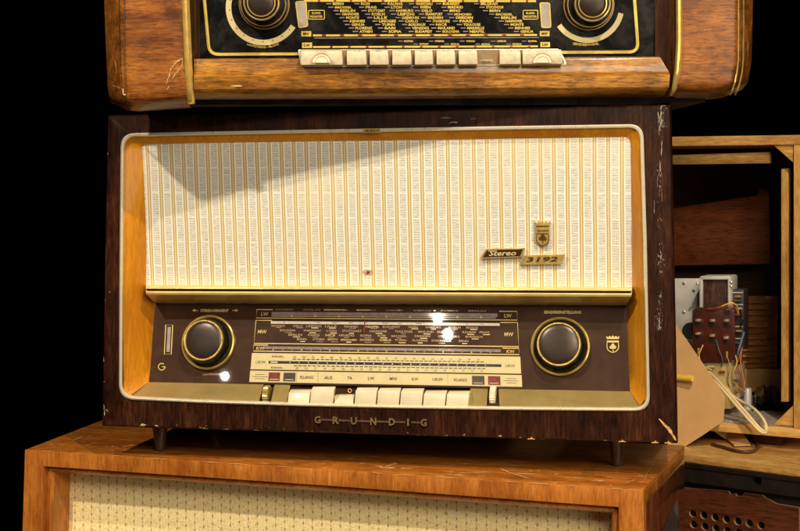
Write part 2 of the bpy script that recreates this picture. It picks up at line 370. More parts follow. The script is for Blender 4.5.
# cabinet: outer shell. Front face between the outer edge and the trim
def outer(d, dep):
    o = inset(OUT, d); P = [o[0], (250, lerp(o[0][1], o[1][1], .25), None), (380, lerp(o[0][1], o[1][1], .48), None), (510, lerp(o[0][1], o[1][1], .71), None), o[1],
        (lerp(o[1][0], o[2][0], .4), 240, None), o[2], (600, lerp(o[3][1], o[2][1], .865), None), (500, lerp(o[3][1], o[2][1], .69), None), (400, lerp(o[3][1], o[2][1], .52), None), (300, lerp(o[3][1], o[2][1], .345), None), (200, lerp(o[3][1], o[2][1], .17), None), o[3], (lerp(o[0][0], o[3][0], .5), 270, None)]
    return [A.L(x, y, dep) for x, y in arcpoly(P, 8)]
def outer_back(dep):                    # same local x and z as the front edge, pushed straight back
    return [Vector((p.x * (1 if dep < .25 else .985), dep, p.z)) for p in outer(0, 0)]
mb.loft([outer_back(.275), outer_back(.004), outer(1.2, .0012), outer(2.5, 0), trl(-.3, 0), trl(0, .004)], True, True, False)
# dark walnut with pale chips along right edge, bottom edge and the knocked corner
t = WAL
def chips():
    tc = t.n('ShaderNodeTexCoord'); sp = t.n('ShaderNodeSeparateXYZ'); t.link(tc.outputs['Object'], sp.inputs[0])
    x, z = sp.outputs[0], sp.outputs[2]; b = r1; base = OFF[r1.name]
    xr = A.L(660, 250).x - base.x; zb = A.L(390, 436).z - base.z; xl = A.L(104, 300).x - base.x
    mr = t.math('SUBTRACT', 1, t.math('DIVIDE', t.math('ABSOLUTE', t.math('SUBTRACT', x, xr)), .008), clamp=True)
    up = t.math('GREATER_THAN', z, A.L(660, 330).z - base.z); mr = t.math('MULTIPLY', mr, up)
    n1 = t.noise(t.obj((1, 1, .4)), 560, 4, .75); n2 = t.noise(t.obj((1, 1, .5)), 40, 2)
    a = t.ramp(t.math('ADD', t.math('MULTIPLY', mr, .12), t.math('ADD', t.math('MULTIPLY', n1, .7), t.math('MULTIPLY', n2, .4))), [(.715, BW(0)), (.735, BW(1))])
    a = t.math('MULTIPLY', a, t.math('GREATER_THAN', mr, .05))
    mbm = t.math('SUBTRACT', 1, t.math('DIVIDE', t.math('ABSOLUTE', t.math('SUBTRACT', z, t.math('MULTIPLY_ADD', x, -.004, zb))), .012), clamp=True)
    n3 = t.noise(t.obj((.5, 1, 1)), 130, 4, .65)
    c = t.math('MULTIPLY', t.ramp(t.math('ADD', n3, t.math('MULTIPLY', mbm, .16)), [(.745, BW(0)), (.765, BW(1))]), t.math('GREATER_THAN', mbm, .05))
    n4 = t.noise(t.obj(), 95, 3, .6); ml = t.math('SUBTRACT', 1, t.math('DIVIDE', t.math('ABSOLUTE', t.math('SUBTRACT', x, xl)), .01), clamp=True)
    e = t.math('MULTIPLY', t.ramp(t.math('ADD', n4, t.math('MULTIPLY', ml, .1)), [(.72, BW(0)), (.74, BW(1))]), ml)
    old = t.b.inputs['Base Color'].links[0].from_socket
    col = t.mix(t.math('MULTIPLY', a, .6), old, (.45, .40, .32)); col = t.mix(t.math('MAXIMUM', c, e), col, (.50, .36, .15)); t.link(col, t.b.inputs['Base Color'])
chips()
cab = mb.build('cabinet', M['walnut'], r1, smooth=30)
# knocked corner: splinter of bare wood
mb = MB(); sp_ = [(658, 418.5), (660, 419), (663.5, 422.6), (667.5, 426.2), (669.5, 427.4), (672, 431), (672.8, 434), (675.5, 437), (676.3, 441), (673.6, 438.8), (671.6, 434.8), (669.2, 432.6), (667, 429), (663.2, 425.4), (661, 422)]
mb.prism([A.L(x, y, -.0004) for x, y in sp_], [A.L(x, y, .001) for x, y in sp_])
mb.build('bare_wood_chip', M['boardtop'], cab, smooth=0)
for cx in (531, 622, 655, 668):
    mb = MB()
    yy_ = 439.6 + (cx - 531) * .0295; s2 = [(cx - 4, yy_ + 1), (cx - 2.2, yy_ - .2), (cx - .8, yy_ + .2), (cx + .4, yy_ - 1.6), (cx + 1.6, yy_ - .1), (cx + 4.5, yy_ + 1)]
    mb.prism([A.L(x, y - 1.2, -.0004) for x, y in s2], [A.L(x, y - 1.2, .001) for x, y in s2]); mb.build('bare_wood_chip', M['boardtop'], cab, smooth=0)
# trim
mb = MB(); mb.loft([trl(-.4, .003), trl(-.2, -.0015), trl(.9, -.0026), trl(2.4, -.0022), trl(3.3, .0), trl(3.6, .004)])
trim = mb.build('bezel_trim', M['champagne'], r1)
# tiny emblem on the trim, top
mb = MB(); sA = lambda x, y, off=0: A.L(x, y, -off)
rect(mb, sA, 363, 128.4, 380.5, 132.6, .0034, -.018); em = mb.build('trim_emblem', M['gold'], trim, smooth=0)
mb = MB(); text(mb, sA, 'GRUNDIG', 371.8, 130.5, 3.0, 16, .0038, bold=.03, slope=-.018); mb.build('lettering', M['print_dark'], em, smooth=0)

# surfaces inside the bezel
yt = lambda x: lerp(303, 306, (x - 155) / 471); yb = lambda x: lerp(382, 391, (x - 149) / 481)
def Dd(x, y): return lerp(.050, .026, (y - yt(x)) / (yb(x) - yt(x)))
def SD(x, y, off=0.0): return A.L(x, y, Dd(x, y) - off)
def Dc(y): return lerp(.011, .032, (y - 140) / 150)
def SC(x, y, off=0.0): return A.L(x, y, Dc(y) - off)
# maple bevel: from trim inner edge to the inner edge of the opening
inn = []
lo = arcpoly(toward(TR, 3.4), 8)
# order: start bottom-left corner region -> up left -> top -> right -> bottom right
N8 = 9
loopL = lo[:]                      # TL corner 0..8, mids 9,10,11, TR 12..20, mid 21, BR 22..30, bottom mids 31..35, BL 36..44, left mid 45
seq_out = [loopL[i] for i in (42, 43, 44)] + [loopL[45]] + loopL[0:22] + [loopL[i] for i in (22, 23, 24)]
ci = arcpoly([(143.6, 145, 5), (250, 143.2, None), (380, 141.4, None), (510, 139.6, None), (629.3, 138, 7)] + [(640, 420, None), (140, 420, None)], 8)[:21]
full_in = [(148.8, 382), (148.8, 381), (150.5, 366), (154.8, 306), (147.4, 240)] + ci + [(630.6, 240), (626.4, 307), (629, 370), (630, 390), (630, 391)]
seq_out = [(129.5, 396.3)] + [(124.6, 392.5), (123.6, 385), (123, 320), (123, 240)] + loopL[0:21] + [(642.9, 240), (645, 320), (646.6, 388), (645.8, 398), (640, 406)]
def din(i, p):
    if i in (0, 1, 2, 3): return Dd(*p)
    n = len(full_in)
    if i >= n - 4: return Dd(*p)
    return Dc(p[1]) + .001
o3 = [A.L(x, y, .0025) for x, y in seq_out]; i3 = [A.L(x, y, din(i, (x, y))) for i, (x, y) in enumerate(full_in)]
mid = [a.lerp(b, .5) + Vector((0, -.0012, 0)) for a, b in zip(o3, i3)]
nb = len(seq_out)
bevm = MB(); bevm.loft([o3, mid, i3, [p + Vector((0, .01, 0)) for p in i3]], closed=False)
bevm.build('bezel', M['maple'], r1)
# speaker cloth
mb = MB(); uvs = []; NX, NYY = 120, 12; cl = []
ref0 = SC(144, 214).x; per = (SC(629, 214).x - ref0) / 38.0
for j in range(NYY + 1):
    row = []
    for i in range(NX + 1):
        fx = i / NX; fy = j / NYY
        x = lerp(lerp(140, 633, fx), lerp(145, 634, fx), fy); y = lerp(lerp(142, 135, fx), lerp(292, 293, fx), fy)
        p = SC(x, y); p.y += .0006 * math.sin(fx * 31) * math.sin(fy * 3.1)
        row.append(p); uvs.append(((p.x - ref0) / per + .0, p.z / per))
    cl.append(row)
pst = SC(368, 273); STAIN = ((pst.x - ref0) / per, pst.z / per)
mb.loft(cl, closed=False); M['cloth'] = cloth_main()
mb.build('speaker_cloth', M['cloth'], r1, uv=uvs)
# brass bar under the cloth
mb = MB(); prof = [(284.8, .036), (285.2, .020), (286.6, .016), (288.6, .0155), (288.9, .022), (291.0, .022), (291.2, .013), (292.6, .0105), (294.5, .0115), (296.5, .018), (300, .030), (303.2, .048), (303.6, .054)]
ls = []
for k in range(9):
    t_ = k / 8; lp = []
    for yy, dd in prof:
        x = lerp(interp(yy, [(285, 145.6), (294, 146), (303, 155)]), interp(yy, [(285, 632), (294, 631.5), (303, 626.5)]), t_)
        lp.append(A.L(x, yy + 2.2 * t_, dd))
    ls.append(lp)
mb.loft(ls, closed=False); bar = mb.build('brass_bar', plain('brushed_brass', (.92, .70, .27), .22, .5, var=.12), r1, smooth=25)
mb = MB(); rect(mb, lambda x, y, o=0: A.L(x, y, .0205), 147, 288.9 + 1.1, 630.6, 290.9 + 1.1, 0, 2.2 / 484); mb.build('groove', M['cavity'], bar, smooth=0)
# dial panel
mb = MB(); g = []
for j in range(7):
    row = []
    for i in range(25):
        fx = i / 24; fy = j / 6; xl = lerp(154, 147.5, fy); xr_ = lerp(627, 631.5, fy); x = lerp(xl, xr_, fx); row.append(SD(x, lerp(yt(x), yb(x), fy)))
    g.append(row)
mb.loft(g, closed=False); dial = mb.build('dial_panel', M['dial'], r1)
Q = [(256.5, 309), (517.4, 310.8), (521.2, 386.9), (250.0, 382)]
def D(u, v): 
    a = Vector(Q[0]).lerp(Vector(Q[1]), u); b = Vector(Q[3]).lerp(Vector(Q[2]), u); return a.lerp(b, v)
def SU(u, v, off=0.0):                    # u,v scaled by 100 so the px helpers work
    q = D(u / 271., v / 75.); return SD(q.x, q.y, off)
# dial scale is worked in units: 271 wide, 75 high
gl, cr, wh, gy, dk, bk, rd, tx, td, tdk = [MB() for _ in range(10)]
def box_open(y0, y1, xl=22, xr=252):
    line(gl, SU, [(xl, y0), (0.5, y0), (0.5, y1), (270.5, y1), (270.5, y0), (xr, y0)], .95)
box_open(.6, 9.2, 17); box_open(11.6, 35.3, 17, 253); box_open(37.0, 43.2, 15, 254)
rect(wh, SU, 16, 12.4, 252, 15.0); rect(gy, SU, 16, 2.8, 250, 6.4); rect(gy, SU, 10, 38.2, 252, 41)
rect(wh, SU, 16, 7.0, 248, 7.5, .0006)
for k in range(9): rect(gl, SU, 37 + k * 24.5 - .8, 5.9, 37 + k * 24.5 + .8, 7.8, .0008)
for x0, x1 in ((70, 92), (104, 118), (146, 150), (168, 170), (184, 186), (199, 204)): rect(cr, SU, x0, -.2, x1, .9, .0007)
for k in range(24): rect(gl if k % 3 == 0 else gy, SU, 20 + k * 9.6, 40.8, 21.2 + k * 9.6, 42.2, .0007)
for k in range(13): rect(dk, SU, 28 + k * 17 + random.random() * 3, 13.0, 30 + k * 17 + random.random() * 6, 13.7, .0007)
line(rd, SU, [(112.5, 11), (112.8, 23)], 1.0, .0010)
text(tx, SU, 'LW', 9, 5.0, 3.6, 7.5); text(tx, SU, 'LW', 261, 5.0, 3.6, 7.5); text(tx, SU, 'MW', 8, 23.3, 3.8, 9); text(tx, SU, 'MW', 261, 23.3, 3.8, 9)
text(tx, SU, 'KW', 7.5, 40.3, 3.3, 8); text(tx, SU, 'KW', 262, 40.3, 3.3, 8)
LWT = 'KALUNDBORG OSLO MOTALA DROITWICH LUXEMBOURG MOSKAU PARIS BERLIN'.split()
for k, s_ in enumerate(LWT): text(td, SU, s_, 29 + k * 28.6, .4, 1.5, 18, .0008)
CIT = ('MADRID ROM WIEN BERN LYON BRNO PRAG OSLO BRÜSSEL HAMBURG MÜNCHEN STUTTGART FRANKFURT BERLIN LEIPZIG DRESDEN KOELN BREMEN HANNOVER LUXEMBOURG PARIS LILLE '
       'STRASBOURG MONTE CARLO TOULOUSE LIMOGES NICE RENNES BORDEAUX MARSEILLE TURIN MAILAND GENUA VENEDIG NEAPEL BARI BOLOGNA FLORENZ BUDAPEST BELGRAD SOFIA BUKAREST ATHEN WARSCHAU STOCKHOLM KALMAR').split()
rows = [(17.1, 18.9), (21.6, 23.9), (26.1, 28.3), (30.4, 32.9)]; ki = 0
for rI, (ty, dy) in enumerate(rows):
    x = 17 + rI * 9
    while x < 238:
        s_ = CIT[(ki * 7) % len(CIT)]; ki += 1; wd = 2.0 * len(s_) + 2; 
        if x + wd > 243 - rI * 0: break
        text(td if random.random() < .9 else tx, SU, s_, x + wd / 2, ty, 2.1, wd, .0008, bold=.02)
        rect(random.choice([wh, gy, gy, cr]), SU, x + wd * .35, dy - .45, x + wd * .35 + random.choice([5, 7, 7]), dy + .35, .0008)
        x += wd + random.choice([3.5, 6, 8])
# VHF band
rect(cr, SU, -.6, 45.2, 271.6, 62.0); rect(cr, SU, -.8, 63.3, 272, 75.0)
for xx in (0,): pass
rect(bk, SU, 17, 53.0, 252, 55.6, .0008)
for k in range(22): rect(wh, SU, 38 + k * 9.4, 53.8, 38.9 + k * 9.4, 54.9, .0011)
rect(wh, SU, 19, 53.7, 26, 54.9, .0011)
for k in range(42):
    x = 41 + k * 4.75 * (1 + .0)
    if x > 232: break
    rect(bk, SU, x, 50.6, x + 3.5, 51.3, .0008); rect(bk, SU, x + 1.4, 57.2, x + 4.9, 57.9, .0008)
nn = 56
for k in range(21):
    text(tdk, SU, str(nn - 2 * k), 43 + k * 9.3, 48.6, 2.1, None, .0008, bold=.0); text(tdk, SU, str(nn - 1 - 2 * k), 46 + k * 9.3, 60.1, 2.1, None, .0008, bold=.0)
for v_ in (48.4, 59.8): text(tdk, SU, 'KANAL', 26, v_, 2.0, 12, .0008)
text(tdk, SU, 'UKW', 9, 54.4, 2.8, 10, .0008, bold=0); text(tdk, SU, 'UKW', 261, 54.4, 2.8, 10, .0008, bold=0)
for x, s_, w_ in ((56.4, 'KLANG', 13), (78, 'AUS', 8), (99.5, 'TA', 5), (121, 'LW', 6.5), (143.3, 'MW', 7.5), (165, 'KW', 6.5), (187.5, 'UKW', 10.5), (210.5, 'KLANG', 13)):
    text(tdk, SU, s_, x, 69.2, 3.1, w_, .0008, bold=.015)
for x in (46, 67.5, 197.5): rect(tdk, SU, x, 63.8, x + .25, 74.6, .0006)
rect(dk, SU, 33, 64.8, 45, 73.6, .0008); rect(rd, SU, 18, 64.8, 29.5, 73.6, .0008); rect(dk, SU, 222, 64.8, 234.5, 73.6, .0008); rect(rd, SU, 238, 64.8, 250.5, 73.6, .0008)
for x0 in (2, 254):
    for v_, q in ((67, 5), (69.2, 7.5), (71.4, 5)): line(tdk, SU, [(x0 + 7.5 - q, v_), (x0 + 7.5 + q, v_)], .35, .0008)
for x0 in (19.5, 34.5, 223.5, 239.5): rect(wh, SU, x0, 71.6, x0 + 9, 72.2, .0011)
# panel prints outside the scale
text(tx, SD, 'STEREO-DIRIGENT', 214.5, 310.6, 2.8, 28, .0008, bold=.03, slope=.004); 
for x0, sgn in ((192, 1), (238.5, -1)):
    line(tx, SD, [(x0 + sgn * 2, 310.4), (x0 + sgn * 6, 310.5)], .7, .0008); tx.poly([SD(x0, 310.4, .0008), SD(x0 + sgn * 3.2, 308.9, .0008), SD(x0 + sgn * 3.2, 311.9, .0008)])
text(td, SD, 'LAUTSTÄRKE', 213, 374.2, 2.2, 20, .0008); text(tx, SD, 'SENDEREINSTELLUNG', 562.5, 312.2, 3.0, 37, .0008, bold=.03, slope=.005)
circ = lambda cx, cy, r, a0=0, a1=360, n=28: [(cx + r * math.cos(math.radians(lerp(a0, a1, i / n))), cy + r * math.sin(math.radians(lerp(a0, a1, i / n)))) for i in range(n + (0 if a1 - a0 == 360 else 1))]
line(tx, SD, circ(161.7, 366.8, 3.3, 0, 310), .9, .0008); line(tx, SD, [(162, 366.8), (165.2, 366.8)], .9, .0009)
line(tx, SD, [(165.7, 325), (172.7, 325), (171.2, 354.2), (164.4, 354.2)], 1.0, .0008, closed=True)
# dial crest
def crest(mbo, mdk, sf, cx, cy, w_, h_, o):
    def P(a, b): return sf(cx + a * w_, cy + b * h_, o)
    def P2(a, b): return sf(cx + a * w_, cy + b * h_, o + .0004)
    sh = [(-.5, -.22), (.5, -.22), (.5, .2), (.42, .34), (.25, .44), (0, .5), (-.25, .44), (-.42, .34), (-.5, .2)]
    return P, P2, sh
def outline(mbx, sf, cx, cy, w_, h_, o, wd): line(mbx, sf, [(cx + a * w_, cy + b * h_) for a, b in [(-.5, -.22), (.5, -.22), (.5, .2), (.42, .34), (.25, .44), (0, .5), (-.25, .44), (-.42, .34), (-.5, .2)]], wd, o, closed=True)
def clover(mbx, sf, cx, cy, r, o):
    for dx, dy in ((-.75, .1), (.75, .1), (0, -.85)):
        mbx.poly([sf(x, y, o) for x, y in circ(cx + dx * r, cy + dy * r, r * .72, n=16)])
    line(mbx, sf, [(cx, cy), (cx + .1 * r, cy + 1.9 * r)], r * .35, o)
def crown(mbx, sf, cx, y0, w_, h_, o):
    pts = [(-.5, 0), (-.56, -1), (-.36, -.55), (-.27, -1.1), (-.12, -.6), (0, -1.25), (.12, -.6), (.27, -1.1), (.36, -.55), (.56, -1), (.5, 0)]
    mbx.poly([sf(cx + a * w_, y0 + b * h_, o) for a, b in pts])
outline(tx, SD, 612.8, 344.5, 11.5, 16, .0008, .9); rect(tx, SD, 607.3, 341.2, 618.4, 342.5, .0009); clover(tx, SD, 612.9, 347, 2.3, .0009); crown(tx, SD, 612.8, 339, 12, 3.0, .0008)
for m_, nm, mt in ((gl, 'scale_frame', 'print_gold'), (cr, 'cream_scale', 'print_cream'), (wh, 'white_marks', 'print_white'), (gy, 'grey_marks', 'print_grey'), (dk, 'dark_marks', 'print_dark'),
                   (bk, 'black_marks', 'print_black'), (rd, 'red_marks', 'print_red'), (tx, 'gold_lettering', 'print_gold'), (td, 'station_lettering', 'print_dim'), (tdk, 'dark_lettering', 'print_dark')):
    m_.build(nm, M[mt], dial, smooth=0)
mb = MB(); rect(mb, SD, 167, 327, 170.3, 352, .0007, 0, .045); mb.build('indicator_window', M['glass_grey'], dial, smooth=0)
# knobs
def dnorm(x, y):
    p = SD(x, y); a = SD(x + 5, y) - p; b = SD(x, y + 5) - p; n = a.cross(b).normalized()
    return n if n.y < 0 else -n
def mm(px, Y=1.62): return px / F * Y
def knob(cx, cy, R, nm, lab):
    c = SD(cx, cy); n = dnorm(cx, cy); Yk = (A.O + A.u * c.x + A.d * c.y).y; k = lambda q: q / F * Yk
    kb = MB(); kb.lathe(c, n, [(k(R) * .89, 0), (k(R) * .99, .0), (k(R), .0025), (k(R) * .985, .0044), (k(R) * .955, .0050), (k(R) * .92, .0042), (k(R) * .90, .002)], 72, ring=True)
    body = MB(); body.lathe(c, n, [(k(R) * .91, .0005), (k(R) * .88, .0012), (k(R) * .84, .003), (k(R) * .83, .008), (k(R) * .775, .0175), (k(R) * .745, .0185), (k(R) * .5, .0185)], 120, .07, (2, 4))
    ob = body.build(nm, M['black_plastic'], r1, smooth=30); ob['label'] = lab
    kb.build('outer_ring', M['gold_bright'], ob)
    rg = MB(); rg.lathe(c, n, [(k(R) * .67, .0185), (k(R) * .735, .0187), (k(R) * .732, .0204), (k(R) * .715, .0214), (k(R) * .685, .0214), (k(R) * .67, .0204), (k(R) * .66, .0190)], 72, ring=True); rg.build('cap_ring', M['gold'], ob)
    fc = MB(); fc.lathe(c, n, [(k(R) * .68, .018)] + [(k(R) * .675 * math.sqrt(1 - q * q), .0195 + .0022 * q) for q in (0, .3, .6, .8, .9, .96, .99)], 72); fc.build('cap', M['knob_face'], ob)
knob(208.8, 342.6, 27.6, 'volume_knob', 'left knob of the dial'); knob(560.3, 346.6, 29.6, 'tuning_knob', 'right knob of the dial')
# tray, wheels and piano keys
def ST(x, y, off=0.0):
    a = yb(x); b = interp(x, [(119, 397), (200, 400.8), (300, 404), (400, 406.2), (500, 407.6), (640, 407)])
    return A.L(x, y, lerp(.026, .003, (y - a) / (b - a)) - off)
yo = lambda x: interp(x, [(119, 397), (200, 401.2), (300, 404.4), (400, 406.6), (500, 408), (640, 408)])
def traypiece(pts, nm='tray'):
    mb = MB(); mb.prism([ST(x, y) for x, y in pts], [ST(x, y, -.006) for x, y in pts]); return mb.build(nm, M['tray'], r1, smooth=0, bevel=.0006)
traypiece([(148.5, 382), (264, 384.4), (258.5, yo(259)), (200, yo(200)), (127.5, 397.3)])
traypiece([(274.5, 384.6), (290.5, 385), (286.5, yo(286)), (270.5, yo(270))], 'tray_wedge')
traypiece([(470.5, 388.4), (488, 388.7), (486.5, yo(487)), (465.5, yo(466))], 'tray_wedge')
traypiece([(498.5, 388.8), (630.2, 391.3), (641.5, 407), (600, yo(600)), (499.5, yo(499))])
mb = MB(); mb.loft([[ST(x, yb(x) - .5, -.007) for x in (255, 380, 505)], [ST(x, yo(x) + 1, -.007) for x in (255, 380, 505)]], closed=False); mb.build('key_bed', M['dial'], r1)
for cx, x0 in ((267.2, 0), (493.3, 1)):
    c = ST(cx, 396.2 if x0 else 395, -.006); mb = MB()
    mb.lathe(c - Vector((.0035, 0, 0)), (1, 0, 0), [(.001, 0), (.0105, 0), (.0115, .001), (.0115, .006), (.0105, .007), (.001, .007)], 48, .06, (1, 4)); wv_ = mb.build('thumb_wheel', M['ivory_old'] if x0 else M['tray'], r1)
keys = [(287.5, 309.5, 1), (309.8, 333.5, 0), (334.3, 353.8, 2), (354.3, 376.3, 0), (376.8, 399.3, 0), (399.8, 422.3, 0), (422.8, 445.3, .4), (445.8, 468.5, .4)]
for x0, x1, low in keys:
    dy = {0: 0, 1: 3.2, 2: 7.2, .4: 1.6}[low]; sk = 3.2
    mb = MB(); b = yo((x0 + x1) / 2) - .6; tpy = yb((x0 + x1) / 2) + 1.2 + dy
    if low == 2: fr = [(x0, tpy + 2.2, .010), (x1, tpy + 2.2, .010)]; bk_ = [(x0 + 2, tpy, .018), (x1 + 1, tpy, .018)]
    else: fr = [(x0 + 1.2, tpy + 3.8, .000 + low * .004), (x1 + .4, tpy + 3.8, .000 + low * .004)]; bk_ = [(x0 + sk, tpy, .016), (x1 + sk - .8, tpy, .016)]
    x1 -= .7; bt = [(x0, b, -.0015), (x1, b, -.0015)]
    a = [A.L(*bt[0]), A.L(*fr[0]), A.L(*bk_[0]), A.L(x0 + 1, b, .02)]; c_ = [A.L(*bt[1]), A.L(*fr[1]), A.L(*bk_[1]), A.L(x1 + 1, b, .02)]
    mb.prism(a, c_); mb.build('piano_key', M['ivory'], r1, smooth=40, bevel=.0007)
mb = MB(); line(mb, SD, circ(349.8, 390.6, 1.8), .7, .0005, closed=True); mb.build('brass_grommet', M['gold'], r1, smooth=0)
# brand on the lower rail: seven raised letters on a bar
mb = MB()
sB = lambda x, y, off=0: A.L(x, y, -off)
gx = [(317.5, 419.8), (335.7, 420.3), (353.7, 421), (373.2, 421.6), (391.8, 422), (408, 422.4), (423.6, 422.7)]
def raised(mbx, s_, cx, cy, h, w_, z0, z1, bold, shear=0):
    vs, fs, a0, a1, b0, b1 = textmesh(s_, bold); n = len(mbx.v)
    P = [(cx + (x - (a0 + a1) / 2) * w_ / (a1 - a0) + shear * (y - (b0 + b1) / 2) * h / (b1 - b0), cy - (y - (b0 + b1) / 2) * h / (b1 - b0)) for x, y in vs]
    mbx.add([sB(x, y, z1) for x, y in P], fs)
    cnt = {}
    for f in fs:
        for i in range(len(f)): e = (f[i], f[(i + 1) % len(f)]); cnt[tuple(sorted(e))] = cnt.get(tuple(sorted(e)), 0) + 1
    ed = [e for e, c in cnt.items() if c == 1]; n2 = len(mbx.v); mbx.add([sB(x, y, z0) for x, y in P], [])
    for a, b in ed: mbx.f.append([n + a, n + b, n2 + b, n2 + a])
for (x, y), ch in zip(gx, 'GRUNDIG'): raised(mb, ch, x, y, 7.2, 1.6 if ch == 'I' else 6.0, 0, .0028, .025)
bp = [(x, y) for x, y in gx]; br_ = MB()
for (xa, ya), (xb, yb_) in zip(bp, bp[1:]): br_.prism([sB(xa + 3, ya - .9, .0014), sB(xb - 3, yb_ - .9, .0014), sB(xb - 3, yb_ + .9, .0014), sB(xa + 3, ya + .9, .0014)], [sB(xa + 3, ya - .9, 0), sB(xb - 3, yb_ - .9, 0), sB(xb - 3, yb_ + .9, 0), sB(xa + 3, ya + .9, 0)])
nb_ = br_.build('name_bar', plain('tarnished_brass', (.32, .17, .11), .4, .8), r1, smooth=0); mb.build('raised_lettering', plain('dull_brass_letters', (.42, .28, .12), .3, .6), nb_, smooth=0)
# badges on the cloth
mb = MB(); q1 = [(484.6, 249), (525, 248.2), (521.5, 256.6), (479.6, 258.2)]; q1 = [(486.2, 248.6), (525.5, 247.9), (521.4, 257.2), (479.5, 258.6)]
mb.prism([SC(x, y, .006) for x, y in q1], [SC(x, y, .002) for x, y in q1]); b1 = mb.build('model_badge', M['gold'], r1, smooth=0, bevel=.0004); b1['label'] = 'dark lozenge badge reading Stereo'
mb = MB(); q2 = [(487.0, 250), (522.8, 249.3), (519.9, 256), (483, 257.2)]; mb.poly([SC(x, y, .0064) for x, y in q2]); mb.build('enamel', plain('brown_enamel', (.05, .018, .01), .3, coat=.5), b1, smooth=0)
mb = MB(); text(mb, SC, 'Stereo', 503, 253.1, 5.2, 27, .0068, shear=.35, bold=.02, slope=-.02)
line(mb, SC, [(488, 250.9), (497, 250.8)], .8, .0068); mb.build('lettering', M['print_cream'], b1, smooth=0)
mb = MB(); q = [(524.0, 255.2), (565.5, 254.3), (561.0, 264), (519.0, 264.8)]
mb.prism([SC(x, y, .0055) for x, y in q], [SC(x, y, .002) for x, y in q]); b2 = mb.build('model_badge', M['gold'], r1, smooth=0, bevel=.0004); b2['label'] = 'brass lozenge badge reading 3192'
mb = MB(); text(mb, SC, '3192', 542.5, 259.3, 4.8, 31, .0062, shear=.5, bold=.02, slope=-.02); mb.build('lettering', M['print_dark'], b2, smooth=0)
mb = MB(); cx, cy = 542.6, 236
sh = [(-.5, -.42), (.5, -.42), (.5, .2), (.42, .36), (.25, .45), (0, .5), (-.25, .45), (-.42, .36), (-.5, .2)]
mb.prism([SC(cx + a * 14.5, cy + b * 20, .0055) for a, b in sh], [SC(cx + a * 14.5, cy + b * 20, .001) for a, b in sh])
cp = [(-.5, 0), (-.58, -1), (-.36, -.62), (-.27, -1.1), (-.12, -.66), (0, -1.2), (.12, -.66), (.27, -1.1), (.36, -.62), (.58, -1), (.5, 0)]
mb.prism([SC(cx + a * 14, 226.8 + b * 6, .005) for a, b in cp], [SC(cx + a * 14, 226.8 + b * 6, .001) for a, b in cp]); cb = mb.build('crest_badge', M['gold'], r1, smooth=0, bevel=.0003)
mb = MB(); outline(mb, SC, cx, cy + 1.3, 12, 16.5, .0060, .8); clover(mb, SC, cx, cy + 2.3, 2.7, .0062); text(mb, SC, 'GRUNDIG', cx, 230.6, 1.9, 11, .006, bold=.02); line(mb, SC, [(cx - 6.3, 222.8 + 3), (cx + 6.3, 222.8 + 3)], .7, .0056); mb.build('enamel', plain('dark_enamel', (.10, .05, .02), .3, coat=.4), cb, smooth=0)
# feet
mf = []
for x, yb0, yy, dp in ((160, 426, 450.0, .035), (617, 438, 465, .055)):
    pb = A.H(x, yy, zfoot)
    c = Vector((pb.x, pb.y, 0)); mb = MB(); zt = A.L(x, 440, 0).z + .012
    mb.lathe((pb.x, pb.y, zfoot), (0, 0.0001, 1), [(.001, 0), (.0050, 0), (.0056, .001), (.0062, .004), (.0105, zt - zfoot), (.001, zt - zfoot)], 24); mb.build('foot', M['rubber'], r1)
    mb = MB(); mb.lathe((pb.x, pb.y + .19, zfoot), (0, 0.0001, 1), [(.001, 0), (.0050, 0), (.0056, .001), (.0062, .004), (.0105, zt - zfoot), (.001, zt - zfoot)], 24); mb.build('foot', M['rubber'], r1)

# =================================================================== TOP RADIO
B = Frame(400, 1.545, 0.3)
zb = A.L(390, 109).z + .002
r0 = root(B, 'table_radio', Vector((B.L(428, 100).x, 0, B.L(428, 110).z)), 'golden brown radio with black dial glass and brass strips, topmost of the stack', 'radio', 'stacked vintage radios')
TOPY = -215
def gridpart(nm, x0t, x1t, yb_t, dfun, mat, n=24, m=26, y0=TOPY):
    """wood front piece: from y0 down to the bottom curve; x edges given as functions of y"""
    mb = MB(); loops = []
    for j in range(m + 1):
        tj = j / m; tj = 1 - (1 - tj) ** 2.2; row = []
        for i in range(n + 1):
            s_ = i / n; ybm = yb_t(s_); y = lerp(y0, ybm, tj); x = lerp(x0t(y), x1t(y), s_); row.append(B.L(x, y, dfun(s_, y, ybm)))
        loops.append(row)
    back = [[Vector((p.x, max(p.y, .05), p.z)) for p in loops[-1]]]
    loops2 = loops + back
    mb.loft(loops2, closed=False); return mb.build(nm, mat, r0, smooth=40)
def dL(s_, y, ybm):
    d = .045 * max(0, (1 - s_ / .28)) ** 2.4
    q = max(0, 1 - (ybm - y) / 16.0); return d + .03 * q ** 2.6
def dR(s_, y, ybm):
    d = .045 * max(0, ((s_ - .72) / .28)) ** 2.4
    q = max(0, 1 - (ybm - y) / 16.0); return d + .03 * q ** 2.6
gridpart('side_panel', lambda y: interp(y, [(-215, 100), (0, 104), (85, 107.5), (100, 109.5), (112, 119)]), lambda y: interp(y, [(-215, 178), (0, 186), (104, 190)]), lambda s_: interp(s_, [(0, 103), (.12, 110), (.25, 110.5), (1, 107)]), dL, M['golden'])
gridpart('side_panel', lambda y: interp(y, [(-215, 676), (0, 679), (50, 680), (100, 675)]), lambda y: interp(y, [(-215, 757), (0, 753), (62, 751.5), (82, 748), (95, 738)]), lambda s_: interp(s_, [(0, 98.5), (.5, 99), (.8, 96.5), (1, 90)]), dR, M['golden'])
